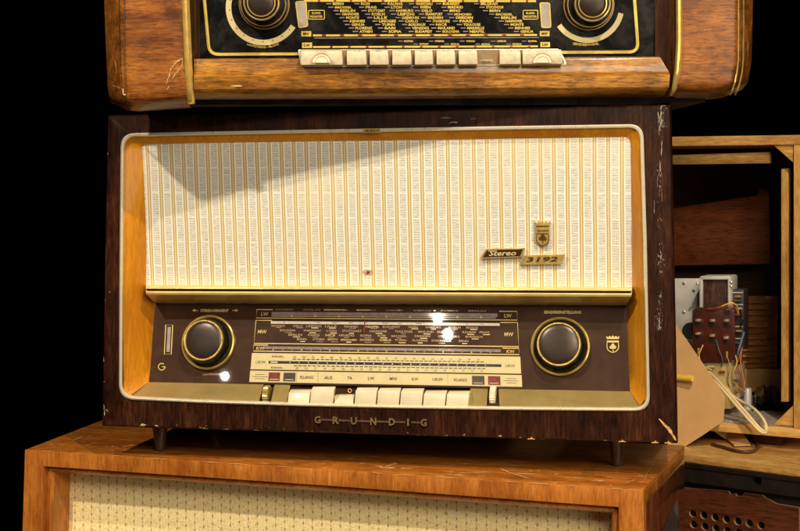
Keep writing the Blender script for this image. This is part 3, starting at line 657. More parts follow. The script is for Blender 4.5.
# fine inlay lines on the side panels
mb = MB()
sL = lambda x, y, off=0: B.L(x, y, dL((x - 104) / 82, y, 110) - off); sR = lambda x, y, off=0: B.L(x, y, dR((x - 679) / 74, y, 99) - off)
for xa in (738.5, 743.5):
    line(mb, sR, [(xa, y) for y in range(-210, 50, 20)] + [(xa - .3, 60), (xa - 1.5, 72), (xa - 3.5, 82), (xa - 6.5, 91), (xa - 8.5, 95)], 1.5, .0012)
mb.build('brass_inlay', M['gold'], r0, smooth=0); mb = MB()
for xa in (119, 124.5): line(mb, sL, [(xa, y) for y in range(-210, 60, 20)] + [(xa + .8, 80), (xa + 2, 98), (xa + 3.5, 106)], .8, .001)
mb.build('dark_inlay', M['print_dark'], r0, smooth=0)
# shell behind
def zx(x, y): p = B.L(x, y, 0); return p.x, p.z
xL, _ = zx(106, 50); xR, _ = zx(750, 50); _, zB = zx(428, 99); _, zTp = zx(428, TOPY)
mb = MB(); mb.prism([(xL + .012, .046, zB + .012), (xR - .03, .046, zB + .012), (xR - .004, .046, zTp), (xL + .004, .046, zTp)], [(xL + .012, .29, zB + .012), (xR - .03, .29, zB + .012), (xR - .004, .29, zTp), (xL + .004, .29, zTp)]); mb.build('shell', M['inner'], r0, bevel=.004)
mb = MB(); mb.box(xL + .002, xR - .002, .0, .29, zTp - .002, zTp + .016); mb.build('top_board', M['golden'], r0, bevel=.004)
# bottom board, black with a ragged front edge
mb = MB(); zlow = zb + .0015
pts = []; n = 40
for i in range(n + 1):
    s_ = i / n; x = lerp(B.L(124, 108).x, B.L(714, 104).x, s_); pts.append((x, .028 + .0015 * math.sin(i * 1.7) + .002 * random.random()))
mb.prism([(x, y, zB + .006) for x, y in pts] + [(pts[-1][0] - .01, .27, zB + .006), (pts[0][0] + .01, .27, zB + .006)], [(x + (.004 if k < 3 else -.003 if k > n - 8 else 0), y + .004, zlow + (.0 if k < n - 3 else .003)) for k, (x, y) in enumerate(pts)] + [(pts[-1][0] - .02, .27, zlow), (pts[0][0] + .01, .27, zlow)])
mb.build('bottom_board', M['black_paint'], r0, smooth=0)
mb = MB(); mb.box(xL + .014, xR - .034, .047, .288, zB + .0065, zB + .0115); mb.build('base_panel', M['cavity'], r0, smooth=0)
# brass strips either side of the dial
mb = MB()
def strip(pts, wd):
    loops = []
    for x, y, d in pts:
        loops.append([B.L(x - wd / 2, y, d + .004), B.L(x - wd / 2 * .8, y, d - .002), B.L(x - wd * .15, y, d - .005), B.L(x + wd * .15, y, d - .005), B.L(x + wd / 2 * .8, y, d - .002), B.L(x + wd / 2, y, d + .004)])
    mb = MB(); mb.loft(loops, closed=True, cap0=True, cap1=True); return mb.build('brass_strip', M['gold_bright'], r0, smooth=50)
strip([(176, -210, 0), (181, -100, 0), (185.3, 0, 0), (187.5, 50, 0), (189.5, 85, .0), (190.8, 99, .004), (191.2, 104, .012)], 8.5)
strip([(683, -210, 0), (681, -100, 0), (679.3, 0, 0), (679.5, 40, 0), (678, 70, .0), (674.5, 88, .004), (671.5, 96, .012)], 7)
# dial glass
BY0, BY1 = -42, 58
def dg(y): return lerp(.019, .027, (y - BY0) / (BY1 - BY0))
def SG(x, y, off=0): return B.L(x, y, dg(y) - off)
mb = MB(); mb.loft([[SG(x, y) for x in (190, 420, 662)] for y in (BY0, 10, BY1 + 1)], closed=False); bd = mb.build('dial_glass', M['black_glass'], r0)
mb = MB(); mb.loft([[B.L(x, y, d) for x, d in ((655, .022), (664, .016), (677, .002))] for y in (-210, -100, 0, 60, 97)], closed=False)
mb.build('reveal', wood('dark_reveal', (.02, .006, .002), (.05, .016, .005), (.08, .03, .008), axis=2).m, r0)
mb = MB(); mb.loft([[B.L(x, y, d) for x, d in ((188, .002), (195, .014), (200, .024))] for y in (-210, -100, 0, 60, 97)], closed=False); mb.build('reveal', bpy.data.materials['dark_reveal'], r0)
# upper part (above the picture): grille cloth and rail
mb = MB(); uvs = []; rowz = []
for y in (-190, -120, -46):
    row = []
    for x in (195, 430, 664): p = B.L(x, y, .03); row.append(p); uvs.append((p.x / per, p.z / per))
    rowz.append(row)
mb.loft(rowz, closed=False); mb.build('speaker_cloth', M['cloth'], r0, uv=uvs)
def extr(prof, xa, xb, nm, mat, n=10, slope=(0, 0)):
    mb = MB(); ls = []
    for k in range(n + 1):
        s_ = k / n; ls.append([B.L(lerp(xa(y), xb(y), s_), y + (s_ - .5) * slope[0] * 1.0 + (-(1 - (2 * s_ - 1) ** 2)) * slope[1], d) for y, d in prof])
    mb.loft(ls, closed=False); return mb.build(nm, mat, r0, smooth=35)
extr([(-48, .03), (-46, .016), (-42, .012), (-38, .018), (-37, .03)], lambda y: 192, lambda y: 670, 'divider_bar', M['gold'])
extr([(TOPY, .0), (-200, 0), (-192, .012), (-188, .032)], lambda y: 190, lambda y: 672, 'top_rail', M['golden_rail'])
extr([(57.5, .024), (58, .007), (60, .0055), (73, .0045), (75, .000), (77, -.002), (88, -.002), (93, .002), (96.5, .010), (98.5, .022), (99, .05)],
     lambda y: interp(y, [(57, 194), (75, 194), (99, 193)]), lambda y: interp(y, [(57, 659), (66, 666), (75, 670), (88, 669), (99, 663)]), 'lower_rail', M['golden_rail'], slope=(-2, 0))
# brass frame line round the glass
gl, tx, cr, gy, rd, bk = [MB() for _ in range(6)]
fr_ = arcpoly([(201, -38, 8), (632, -38, 8), (638.3, 51.8, 10), (209.3, 54.2, 10)], 8)
line(gl, SG, fr_, 3.0, .0016, closed=True); line(bk, SG, [(x + (1.9 if x < 400 else -1.9), y + (1.9 if y < 0 else -1.9)) for x, y in fr_], .7, .0019, closed=True)
for (cx, cy, a0, a1) in ((264, 8.5, -20 + 60, 215), (588, 6.5, 5, 152)):
    pass
line(cr, SG, circ(263.5, 7.5, 35.0, 32, 245, 40), 5.6, .0006); mb = MB(); line(mb, SG, circ(587.5, 6, 34.2, 12, 146, 30), 5.2, .0006); mb.build('cream_arc', M['print_cream'], bd, smooth=0)
for k in range(12): a_ = math.radians(40 + k * 17); 
for k in range(12):
    a_ = math.radians(40 + k * 17); rect(bk, SG, 263.5 + 34 * math.cos(a_) - .5, 7.5 + 34 * math.sin(a_) - .5, 263.5 + 34 * math.cos(a_) + .5, 7.5 + 34 * math.sin(a_) + .5, .0009)
text(tx, SG, 'LAUTSTÄRKE - KLANG', 263, 46.8, 2.4, 32, .0008, bold=.03, curve=40); text(tx, SG, 'SENDERWAHL', 586, 44.5, 2.6, 26, .0008, bold=.04, curve=70)
line(gl, SG, [(304, .5), (536, 1.0)], 2.2, .0006)
for k in range(14): rect(rd, SG, 318 + k * 16, -.5, 320 + k * 16, 1.9, .001)
line(gl, SG, [(313, 35.3), (537, 34.8)], 1.9, .0006); line(gy, SG, [(314, 37.9), (539, 37.4)], .8, .0006); line(gl, SG, [(313, 46.9), (538, 46.2)], 1.7, .0006)
for k in range(12): rect(rd, SG, 322 + k * 18, 34.3, 326 + k * 18, 36.1, .001); rect(rd, SG, 330 + k * 18, 45.9, 332.5 + k * 18, 47.6, .001)
for x0, x1, y0, y1, s_ in ((301.2, 311.2, 31, 36.3, 'MW'), (302, 312, 42.5, 47.8, 'LW'), (539.8, 549.5, 31, 36, 'MW'), (540.4, 550, 42, 47, 'LW')):
    rect(gl, SG, x0, y0, x1, y1, .0007); text(bk, SG, s_, (x0 + x1) / 2, (y0 + y1) / 2, 2.7, 6, .0011, bold=.03)
for q in ([(295.8, 2), (305.8, 1), (307.6, 26), (299, 27.6)], [(540, 2.8), (549.5, 3), (550.8, 27.2), (542, 27.4)]):
    rp = arcpoly([(x, y, 1.6) for x, y in q], 4); line(gl, SG, rp, 1.3, .0009, closed=True)
    mbw = MB(); mbw.poly([SG(x, y, .0006) for x, y in rp]); mbw.build('indicator_window', M['glass_grey'], bd, smooth=0)
for x0, x1 in ((308.6, 324.4), (523.2, 537.8)):
    line(gl, SG, arcpoly([(x0, 10.2, 1), (x1, 10.2, 1), (x1, 19, 1), (x0, 19, 1)], 3), .8, .0007, closed=True); text(tx, SG, 'KLANG-', (x0 + x1) / 2, 12.9, 2.2, 9, bold=.03); text(tx, SG, 'REGISTER', (x0 + x1) / 2, 16.4, 2.2, 12.5, bold=.03)
cols = [(326, 331.5, 5.0), (355, 361, 4.2), (382, 388, 4.0), (409, 415, 3.4), (437, 440, 3.6), (474, 478, 4.6)]
ki = 0
for c_i, (x0, _, _) in enumerate(cols):
    for k in range(9):
        yy = 3.6 + k * 3.47; xx = x0 + k * (3.3 if c_i != 5 else 4.9) + random.uniform(-1, 1); s_ = CIT[(ki * 5 + 3) % len(CIT)]; ki += 1
        wd = min(17, 2.2 * len(s_) + 2)
        rect(gy, SG, xx, yy - .55, xx + 5.2, yy + .55, .0008); text(tx, SG, s_, xx + 6.6 + wd / 2, yy, 2.7, wd, .0008, bold=.035)
for k in range(9):
    xx = 398 + k * 15.5
    rect(gy, SG, xx, 40.6 + (k % 2) * 3, xx + 4.5, 41.4 + (k % 2) * 3, .0008); text(tx, SG, CIT[(k * 11) % len(CIT)], xx + 10.5, 41 + (k % 2) * 3, 1.9, 9, .0008, bold=.03)
for m_, nm, mt in ((gl, 'brass_print', 'print_yellow'), (cr, 'cream_arc', 'print_cream'), (gy, 'grey_marks', 'print_grey'), (rd, 'brown_marks', 'print_red'), (tx, 'station_lettering', 'print_yellow'), (bk, 'dark_lettering', 'print_black')):
    m_.build(nm, M[mt], bd, smooth=0)
def knobB(cx, cy, lab, lean):
    c = SG(cx, cy); p = SG(cx, cy); n = (SG(cx + 5, cy) - p).cross(SG(cx, cy + 5) - p).normalized(); n = n if n.y < 0 else -n
    k = lambda q: q / F * 1.55
    mb = MB(); mb.lathe(c, n, [(k(25), 0), (k(25.3), .003), (k(23.5), .012), (k(22.6), .0145), (k(21), .0145), (k(17), .013)], 72); ob = mb.build('volume_knob' if lean < 0 else 'tuning_knob', M['black_plastic'], r0); ob['label'] = lab
    for r_, h0 in ((25.4, .004), (22.7, .0145)):
        mb = MB(); mb.lathe(c, n, [(k(r_ - .5), h0 - .0006), (k(r_ + .1), h0 - .0008), (k(r_ + .3), h0), (k(r_ - .1), h0 + .0006), (k(r_ - .6), h0 + .0006)], 72, ring=True); mb.build('ring', M['gold_aged'], ob)
    mb = MB(); mb.lathe(c, n, [(k(16), .012), (k(16.5), .014), (k(17), .026), (k(18), .029), (k(18.3), .032), (k(17.6), .034), (k(13), .034)], 96, .03, (1, 2)); mb.build('grip', M['black_plastic'], ob)
    mb = MB(); mb.lathe(c, n, [(k(16.4), .0335), (k(17.9), .034), (k(17.6), .0352), (k(16.9), .0354), (k(16.4), .035)], 72, ring=True); mb.build('ring', M['gold_aged'], ob)
    mb = MB(); mb.lathe(c, n, [(k(13.2), .034), (k(14.2), .0345), (k(14.1), .036), (k(13.2), .0362)], 72, ring=True); mb.build('ring', M['gold_bright'], ob)
    mb = MB(); mb.lathe(c, n, [(k(15.2), .0335)] + [(k(13.3) * math.sqrt(1 - q * q), .0345 + .003 * q) for q in (0, .3, .6, .8, .9, .97)], 72); mb.build('cap', M['knob_face'], ob)
knobB(264.5, 4, 'left knob', -1); knobB(588.5, 5, 'right knob', 1)
# ivory keys in their brass tray
def SK(x, y, d): return B.L(x, y, d)
mb = MB(); tp = arcpoly([(297.8, 49.4, 2), (560, 48.9, 3), (567.5, 65.4, 4), (301, 67, 5)], 5); mb.prism([B.L(x, y, .004) for x, y in tp], [B.L(x, y, .03) for x, y in tp]); tr = mb.build('key_tray', M['champagne'], r0, bevel=.0006)
mb = MB(); tp2 = arcpoly([(300, 50, 1), (560, 49.5, 1), (564.5, 63.6, 2), (303, 65, 2)], 4); mb.poly([B.L(x, y, .0036) for x, y in tp2]); mb.build('key_bed', plain('tan_key_bed', (.22, .13, .05), .5), tr, smooth=0)
for x0, x1, big, low in ((300.5, 342.5, 1, 0), (346.5, 366.5, 0, 0), (369.5, 388.5, 0, 0), (392, 411.5, 0, 0), (414.5, 433, 0, 0), (436.3, 455.3, 0, 0), (458.5, 477.5, 0, 0), (479, 494, 0, 1), (499.5, 520.8, 0, 0), (522.5, 562.5, 1, 0)):
    mb = MB()
    if low: P0 = [(x0, 59.6), (x1 - 1, 59.5), (x1, 64), (x0 - .5, 64.2)]; d0, d1 = .002, .002
    else: P0 = [(x0, 49.6), (x1 - 1, 49.4), (x1 + .3, 65 - (x1 - 300) * .004), (x0 + .3, 65.3 - (x1 - 300) * .004)]; d0, d1 = .002, -.010
    a = [B.L(P0[0][0], P0[0][1], d0), B.L(P0[1][0], P0[1][1], d0), B.L(P0[2][0], P0[2][1], d1 + .004), B.L(P0[3][0], P0[3][1], d1 + .004)]
    m1 = [B.L(P0[0][0] + .3, P0[0][1] + 3.2, d1), B.L(P0[1][0] + .6, P0[1][1] + 3.2, d1)]
    if low: mb.prism(a, [p + Vector((0, .01, 0)) for p in a])
    else:
        side0 = [a[0], m1[0], a[3], a[3] + Vector((0, .012, 0)), a[0] + Vector((0, .012, 0))]; side1 = [a[1], m1[1], a[2], a[2] + Vector((0, .012, 0)), a[1] + Vector((0, .012, 0))]
        mb.prism(side0, side1)
    ko = mb.build('piano_key', M['ivory_old'], r0, smooth=40, bevel=.0008)
    if low: mb = MB(); text(mb, lambda x, y, o=0: B.L(x, y, .0016), 'UKW', (x0 + x1) / 2, 61.8, 2.2, 9, bold=.02); mb.build('lettering', M['print_dark'], ko, smooth=0)
    elif big:
        mb = MB(); cx = (x0 + x1) / 2; mb.poly([B.L(x, y, d1 + .0008 - .0016) for x, y in circ(cx, 62.6, 9.5, 180, 360, 20)]); mb.build('half_round_dial', M['ivory_old'], ko, smooth=0)
        mb = MB(); line(mb, lambda x, y, o=0: B.L(x, y, d1 - .0014), circ(cx, 62.6, 9.5, 180, 360, 20), .7); line(mb, lambda x, y, o=0: B.L(x, y, d1 - .0014), circ(cx, 62.6, 6.5, 180, 360, 20), .4); text(mb, lambda x, y, o=0: B.L(x, y, d1 - .0015), 'KLANG', cx, 51.6, 1.6, 12); mb.build('print', M['print_dim'], ko, smooth=0)
    else:
        mb = MB(); text(mb, lambda x, y, o=0: B.L(x, y, lerp(d0, d1, .45) - .0012), {348: 'AUS'}.get(int(x0), random.choice(['LW', 'MW', 'KW', 'TA', 'AUS'])), (x0 + x1) / 2, 51.4, 1.7, 7); mb.build('lettering', M['print_dark'], ko, smooth=0)

# =================================================================== LOWEST CABINET
zt = zfoot - .0005
Yl = F * -zt / (449 - HY); Yr = F * -zt / (489.5 - HY)
xl_, xr__ = (25 - HX) / F * Yl, (643.5 - HX) / F * Yr
yawC = math.degrees(math.atan2(Yl - Yr, xr__ - xl_))
Cc = Frame(25, Yl, yawC); Cc.O = Vector((xl_, Yl, CZ))
r2 = root(Cc, 'speaker_cabinet', Vector((.36, .1, zt - .44)), 'orange veneered cabinet with dotted cream cloth, lowest of the stack', 'cabinet')
FL = Cc.H(25, 449, zt); FR = Cc.H(643.5, 489.5, zt); BR = Cc.H(684.5, 445, zt); BL = Cc.H(124, 411, zt)
zbm = zt - .44
mb = MB(); T = [(FL.x, 0), (FR.x, 0), (BR.x, BR.y), (BL.x, BL.y)]
# slab top
mb.prism([(x, y, zt - .0006) for x, y in T][::-1], [(x, y, zt - .018) for x, y in T][::-1]); 
top = mb.build('top_board', M['teak_top'], r2, smooth=30, bevel=.0016)
# front frame with opening
def P(x, y): return Cc.L(x, y, 0)
of = [(25, 450.4), (330, 470.2), (643.5, 490.6), (647, 620), (648, 800), (330, 800), (14, 800), (21, 600)]
ofr = [P(25, 449.6), P(330, 469.6), P(643.4, 490.1), P(646.5, 640), Vector((P(648, 640).x + .002, 0, zbm)), Vector((P(330, 500).x, 0, zbm)), Vector((P(17, 640).x, 0, zbm)), P(20.5, 600)]
for i in (0, 1, 2): ofr[i].z = zt - .0008
ifr = [P(43.5, 466.4), P(330, 486), P(618.5, 507.3), P(621, 640), Vector((P(621, 640).x, 0, zbm + .03)), Vector((P(330, 500).x, 0, zbm + .03)), Vector((P(39, 640).x, 0, zbm + .03)), P(40.5, 600)]
sh_ = lambda l, d: [Vector((p.x, d, p.z)) for p in l]
mb = MB(); mb.loft([sh_(ofr, .018), sh_(ofr, -.0006), sh_(ifr, -.0006), sh_(ifr, .012)]); mb.build('front_frame', M['teak'], r2, smooth=30, bevel=.0008)
mb = MB(); def_in = lambda l, e: [Vector((p.x + (e if i in (0, 7, 6) else (-e if i in (2, 3, 4) else 0)), p.y, p.z - (e if i in (0, 1, 2) else 0))) for i, p in enumerate(l)]
i2 = def_in(ifr, .006); i3_ = def_in(ifr, .009)
mb.loft([sh_(ifr, .011), sh_(ifr, .009), sh_(i2, .006), sh_(i3_, .011), sh_(i3_, .05)]); mb.build('inner_moulding', M['teak'], r2, smooth=30)
mb = MB(); uvs = []; rowz = []; pc = .0118
for j in range(5):
    row = []
    for i in range(9): p = Vector((lerp(ifr[0].x, ifr[2].x, i / 8), .048, lerp(ifr[0].z, zbm + .03, j / 4))); row.append(p); uvs.append((p.x / pc, p.z / .0095))
    rowz.append(row)
mb.loft(rowz, closed=False); M['cloth2'] = cloth_low(); mb.build('speaker_cloth', M['cloth2'], r2, uv=uvs)
rz = lambda x0, x1, y, a, b: [(x0, y, a), (x1, y, a), (x1, y, b), (x0, y, b)]
mb = MB(); za, zb_ = zt - .0182, zbm; ww = T[1][0]
mb.loft([rz(.02, ww - .02, .056, zb_ + .012, za - .008), rz(.02, ww - .02, .019, zb_ + .012, za - .008), rz(0, ww, .0185, zb_, za), [(T[3][0], T[3][1], zb_), (T[2][0], T[2][1], zb_), (T[2][0], T[2][1], za), (T[3][0], T[3][1], za)]], True, True, True)
sd = mb.build('shell', M['teak_dark'], r2, smooth=30, bevel=.0015)

M['scuff'] = plain('bare_scuffed_wood', (.64, .38, .15), .6, var=.4, nscale=500)
sT = lambda x, y, off=0: Cc.H(x, y, zt - .0006) + Vector((0, 0, off))
def scratch(mbx, sf, pts, wd, off, n=5):
    P2 = []
    for (xa_, ya_), (xb_, yb2) in zip(pts, pts[1:]):
        for k in range(n): q = k / n; P2.append((lerp(xa_, xb_, q) + random.uniform(-.3, .3), lerp(ya_, yb2, q) + random.uniform(-.25, .25)))
    P2.append(pts[-1]); N = len(P2); A_ = []; B_ = []
    for i, p in enumerate(P2):
        w_ = wd * random.uniform(.25, 1) * (0.15 if i in (0, N - 1) else 1); a = Vector(P2[max(i - 1, 0)]); b = Vector(P2[min(i + 1, N - 1)]); t_ = (b - a).normalized(); nn_ = Vector((-t_.y, t_.x)) * w_ / 2
        A_.append(sf(p[0] + nn_.x, p[1] + nn_.y, off)); B_.append(sf(p[0] - nn_.x, p[1] - nn_.y, off))
    mbx.loft([A_, B_], closed=False)
for pts, wd in (([(375, 466), (384, 468), (396, 468.5)], 1.6), ([(384, 468), (390, 465.5), (398, 463.5)], .9), ([(500, 468.5), (512, 474), (531, 479)], 1.0), ([(455, 473.5), (492, 472.5)], .6), ([(508, 473), (545, 475)], .7), ([(572, 478), (584, 478.3)], 1.2),
                ([(590, 480.6), (606, 481.2)], 1.0), ([(606, 477), (616, 478)], .8), ([(122, 447), (135, 445)], .8), ([(72, 441), (84, 436)], .6), ([(84, 446), (96, 443)], .6), ([(430, 476), (446, 476.6)], .8), ([(625, 484), (636, 479)], .8), ([(655, 462), (648, 472), (644, 480)], .9), ([(240, 456), (252, 456.5)], .7), ([(318, 461), (335, 461)], .5)):
    mb = MB(); scratch(mb, sT, pts, wd, .0003); mb.build('scratch', M['scuff'], top, smooth=0)
x = 40.
while x < 640:
    l = random.uniform(5, 26); y = lambda q: lerp(449, 489.5, (q - 25) / 618.5) + .9
    mb = MB(); scratch(mb, lambda a, b, o=0: Cc.L(a, b, -.0018), [(x, y(x)), (min(641, x + l), y(min(641, x + l)))], random.uniform(.3, .9), 0, 6); mb.build('edge_wear', M['scuff'], top, smooth=0); x += l + random.uniform(8, 40)
# the old scratch and chipped corner on the top radio
lside = [o for o in r0.children if o.name.startswith('side_panel')]
sideL = min(lside, key=lambda o: sum(v.co.x for v in o.data.vertices) / len(o.data.vertices)); sideR = max(lside, key=lambda o: sum(v.co.x for v in o.data.vertices) / len(o.data.vertices))
for pts, wd in (([(166, 84), (169, 76), (170.5, 69), (176, 62), (183, 58.5)], 1.1), ([(183, 58.5), (181.5, 66), (176, 73), (172, 79)], .7), ([(171, 61.5), (177, 60), (183, 58)], .7), ([(167, 90), (169, 86)], .5), ([(122.5, 88), (123.5, 94), (126, 95)], 1.8), ([(115, 60), (116.5, 74)], .5), ([(112, 85), (120, 88)], .6)):
    mb = MB(); scratch(mb, lambda a, b, o=0: sL(a, b, .0006), pts, wd, 0); mb.build('scratch', M['scuff'], sideL, smooth=0)
for pts, wd in (([(700, 30), (712, 29)], .4), ([(748, 40), (747.5, 60)], .7), ([(690, 12), (697, 13)], .4)):
    mb = MB(); scratch(mb, lambda a, b, o=0: sR(a, b, .0006), pts, wd, 0); mb.build('scratch', M['scuff'], sideR, smooth=0)
# fine wear on the walnut case
for pts, wd in (([(449, 123.4), (452, 121.8), (458, 122.4)], 1.0), ([(661, 110), (661.3, 125)], .8), ([(658, 112), (658.4, 119)], .7), ([(662, 140), (661.4, 156)], 1.0), ([(660, 160), (660.3, 172)], .9), ([(657.5, 176), (657.3, 188)], .5), ([(654, 200), (654.5, 214)], .5), ([(661.5, 190), (662, 202)], .4), ([(440, 118), (452, 117.6)], .5), ([(470, 119), (476, 118.4)], .5), ([(104, 404), (104.6, 416)], 1.0), ([(106, 409), (108, 412)], .8), ([(546, 380), (552, 381)], .01)):
    mb = MB(); scratch(mb, sA, pts, wd, .0006); mb.build('scratch', plain('pale_scratch', (.40, .33, .24), .5) if 'pale_scratch' not in bpy.data.materials else bpy.data.materials['pale_scratch'], cab, smooth=0)

# =================================================================== BLACK-EDGED RADIO ON THE RIGHT (seen from its back)
z2 = -.37
Ya = F * .37 / (458 - HY); Yb = F * .37 / (473 - HY); xa = (684 - HX) / F * Ya; xb = (800 - HX) / F * Yb
G = Frame(684, Ya, math.degrees(math.atan2(Ya - Yb, xb - xa))); G.O = Vector((xa, Ya, CZ))
r3 = root(G, 'radio_cabinet', Vector((.1, .1, ZT - CZ)), 'black edged radio cabinet with perforated brown back, at the right below the gutted one', 'cabinet')
gx0, gx1 = -.06, .46; gd = .30
mb = MB(); mb.box(gx0, gx1, .003, gd, z2 - .006, z2); mb.build('top_board', M['boardtop'], r3, bevel=.001)
hole = G.L(757.5, 480.5)
def plate(outer_, holes, y0, y1, nm, mat, parent, edge=None):
    bm = bmesh.new(); es = []; base = OFF[parent.name]
    for lp in [outer_] + holes:
        vs = [bm.verts.new((p[0] - base.x, y0 - base.y, p[1] - base.z)) for p in lp]
        for i in range(len(vs)): es.append(bm.edges.new((vs[i], vs[(i + 1) % len(vs)])))
    bmesh.ops.triangle_fill(bm, use_beauty=True, edges=es, normal=(0, -1, 0))
    r_ = bmesh.ops.extrude_face_region(bm, geom=bm.faces[:]); vv = [e for e in r_['geom'] if isinstance(e, bmesh.types.BMVert)]
    bmesh.ops.translate(bm, verts=vv, vec=(0, y1 - y0, 0)); bmesh.ops.recalc_face_normals(bm, faces=bm.faces)
    me = bpy.data.meshes.new(nm); bm.to_mesh(me); bm.free(); me.materials.append(mat)
    if edge:
        me.materials.append(edge)
        for p in me.polygons:
            if abs(p.normal.y) < .5: p.material_index = 1
    o = bpy.data.objects.new(nm, me); C.objects.link(o); o.parent = parent; return o
zL = lambda x, y, d=0: (G.L(x, y, d).x, G.L(x, y, d).z)
e0 = zL(684, 482); e1 = zL(800, 498); zband = (e0[1] + e1[1]) / 2 + .001
ring = lambda cx, cz, r, n=20: [(cx + r * math.cos(2 * math.pi * k / n), cz + r * math.sin(2 * math.pi * k / n)) for k in range(n)]
rag = [(gx0, z2 - .0065)] + [(lerp(gx0, gx1, k / 60), z2 - .0062 + random.uniform(-.0006, .0006)) for k in range(1, 60)] + [(gx1, z2 - .0065)]
rag[0] = (gx0, z2 - .0062)
plate([(gx0, zband), (gx1, zband)] + [(gx1, z2 - .007), (gx0, z2 - .007)], [ring(hole.x, hole.z, .0062)], -.002, .012, 'edge_band', M['black_paint'], r3)
mb = MB(); mb.prism([(x, -.004, z + .0005) for x, z in rag] + [(gx1, -.004, z2 - .011), (gx0, -.004, z2 - .011)], [(x, .0025, z + .0005) for x, z in rag] + [(gx1, .0025, z2 - .011), (gx0, .0025, z2 - .011)]); mb.build('upper_edge', M['black_paint'], r3, smooth=0)
mb = MB(); mb.box(gx0, gx1, .013, gd, ZT - CZ, z2 - .0065)
mb.build('shell', M['cavity'], r3, bevel=.002)
bd_ = lambda x, y: zL(x, y, .004)
bo = [bd_(684, 488), bd_(728, 491.5), bd_(730, 494.5), bd_(735, 494), bd_(737, 496.5), bd_(742, 496.3), bd_(743.5, 493), bd_(762, 495.3), bd_(765, 498.5), bd_(770, 500.5), bd_(776, 504), bd_(799, 507.8)]
bo = [(gx0 + .004, bo[0][1] + .004)] + bo + [(bo[-1][0], zband - .04), (bo[-1][0], ZT - CZ + .03), (gx0 + .004, ZT - CZ + .03)]
hs = []
c0 = Vector(bd_(692.6, 513.6)); c1 = Vector(bd_(761, 525.6)); du = (c1 - c0) / 6; dv = Vector(bd_(693.5, 524.6)) - c0
for r_ in range(6):
    for c_i in range(7):
        c = c0 + du * c_i + dv * r_; 
        if c.y > ZT - CZ + .045: hs.append(ring(c.x, c.y, .0052, 18))
plate(bo, hs, .004, .0085, 'back_cover', M['masonite'], r3, plain('raw_board_edge', (.33, .17, .07), .7))

# =================================================================== GUTTED CABINET ON THE RIGHT
K = Frame(800, 1.905, 27)
zk = -.352
r4 = root(K, 'open_radio_cabinet', Vector((-.12, .1, z2)), 'gutted pale wood radio cabinet with open back, standing behind at the right', 'cabinet')
kx0 = -.42; kx1 = K.L(806, 200).x; ztk = K.L(800, 134.8).z; kd = .24
ztl = K.L(672, 139.5).z
def kprism(pts, d0, d1, nm, mat, par=r4, bev=.0012):
    mb = MB(); mb.prism([K.L(x, y, d0) for x, y in pts], [Vector((K.L(x, y, d0).x, d1, K.L(x, y, d0).z)) for x, y in pts]); return mb.build(nm, mat, par, smooth=30, bevel=bev)
lf = kx0
mb = MB(); tpl = K.L(800, 134.8).z; fr0 = K.L(800, 146.6).z
mb.box(kx0, kx1, 0, kd, tpl - .0135, tpl); mb.build('top_board', M['raw'], r4, bevel=.0015)
mb = MB(); mb.box(kx0, kx1, 0, kd, zk, zk + .013); mb.build('bottom_board', M['raw'], r4, bevel=.0015)
xp = K.L(793.5, 250).x
mb = MB(); mb.box(xp, kx1, .0, kd, zk + .0131, tpl - .0136); mb.build('side_board', M['raw_v'], r4, bevel=.0012)
mb = MB(); mb.box(kx0, kx0 + .014, .0, kd, zk + .0131, tpl - .0136); mb.build('side_board', M['raw_v'], r4, bevel=.0012)
mb = MB(); mb.box(kx0 + .014, xp, kd - .01, kd, zk + .0131, tpl - .0136); mb.build('front_baffle', M['inner'], r4)
kprism([(672, 155), (769.5, 151.8), (769.5, 163.4), (672, 164.6)], .03, .045, 'cross_rail', M['raw'])
kprism([(781, 169), (788.7, 168), (788.7, 402), (781, 402)], .02, .04, 'upright_batten', M['raw_v'])
kprism([(774, 145.5), (793.5, 145), (793.5, 163)], .004, .02, 'corner_brace', M['raw'], bev=.0006)
kprism([(770, 428), (793.5, 405), (793.5, 429)], .004, .02, 'corner_brace', M['raw'], bev=.0006)
kprism([(655, 211), (757, 195.5), (760, 188), (768.5, 189.5), (770.5, 264), (655, 266)], .19, .2, 'lit_speaker_board', M['baffle'])  # lit part of the board: slanted top is the top board's shadow edge, cut into shape
mb = MB(); 
lv = kprism([(740, 296), (778, 296), (777, 368), (740, 368)], .205, .215, 'louvre_panel', wood('louvre_brown', (.32, .13, .035), (.45, .19, .055), (.6, .27, .08), axis=0, rough=.5).m)
for k in range(11):
    y = 301 + k * 6; mb.prism([K.L(743, y, .205), K.L(775, y, .205), K.L(775, y + 2.2, .199), K.L(743, y + 2.2, .199)], [K.L(743, y + 3, .205), K.L(775, y + 3, .205), K.L(775, y + 3, .205), K.L(743, y + 3, .205)])
sl = mb.build('slats', wood('slat_brown', (.45, .20, .06), (.6, .28, .09), (.75, .38, .13), axis=0, rough=.5).m, lv, smooth=0)
kprism([(736, 369), (780, 369), (780, 392), (736, 392)], .20, .212, 'lower_board', plain('ochre_board', (.55, .32, .10), .7))
mb = MB(); mb.box(kx0 + .015, xp - .001, .004, kd - .012, zk + .0132, zk + .0165); mb.build('felt_lining', M['felt'], r4)
for xx in (-.05, -.33):
    for yy in (.03, .19): mb = MB(); mb.box(xx - .02, xx + .02, yy, yy + .03, z2 + .0004, zk - .0002); mb.build('foot', M['inner'], r4, bevel=.002)

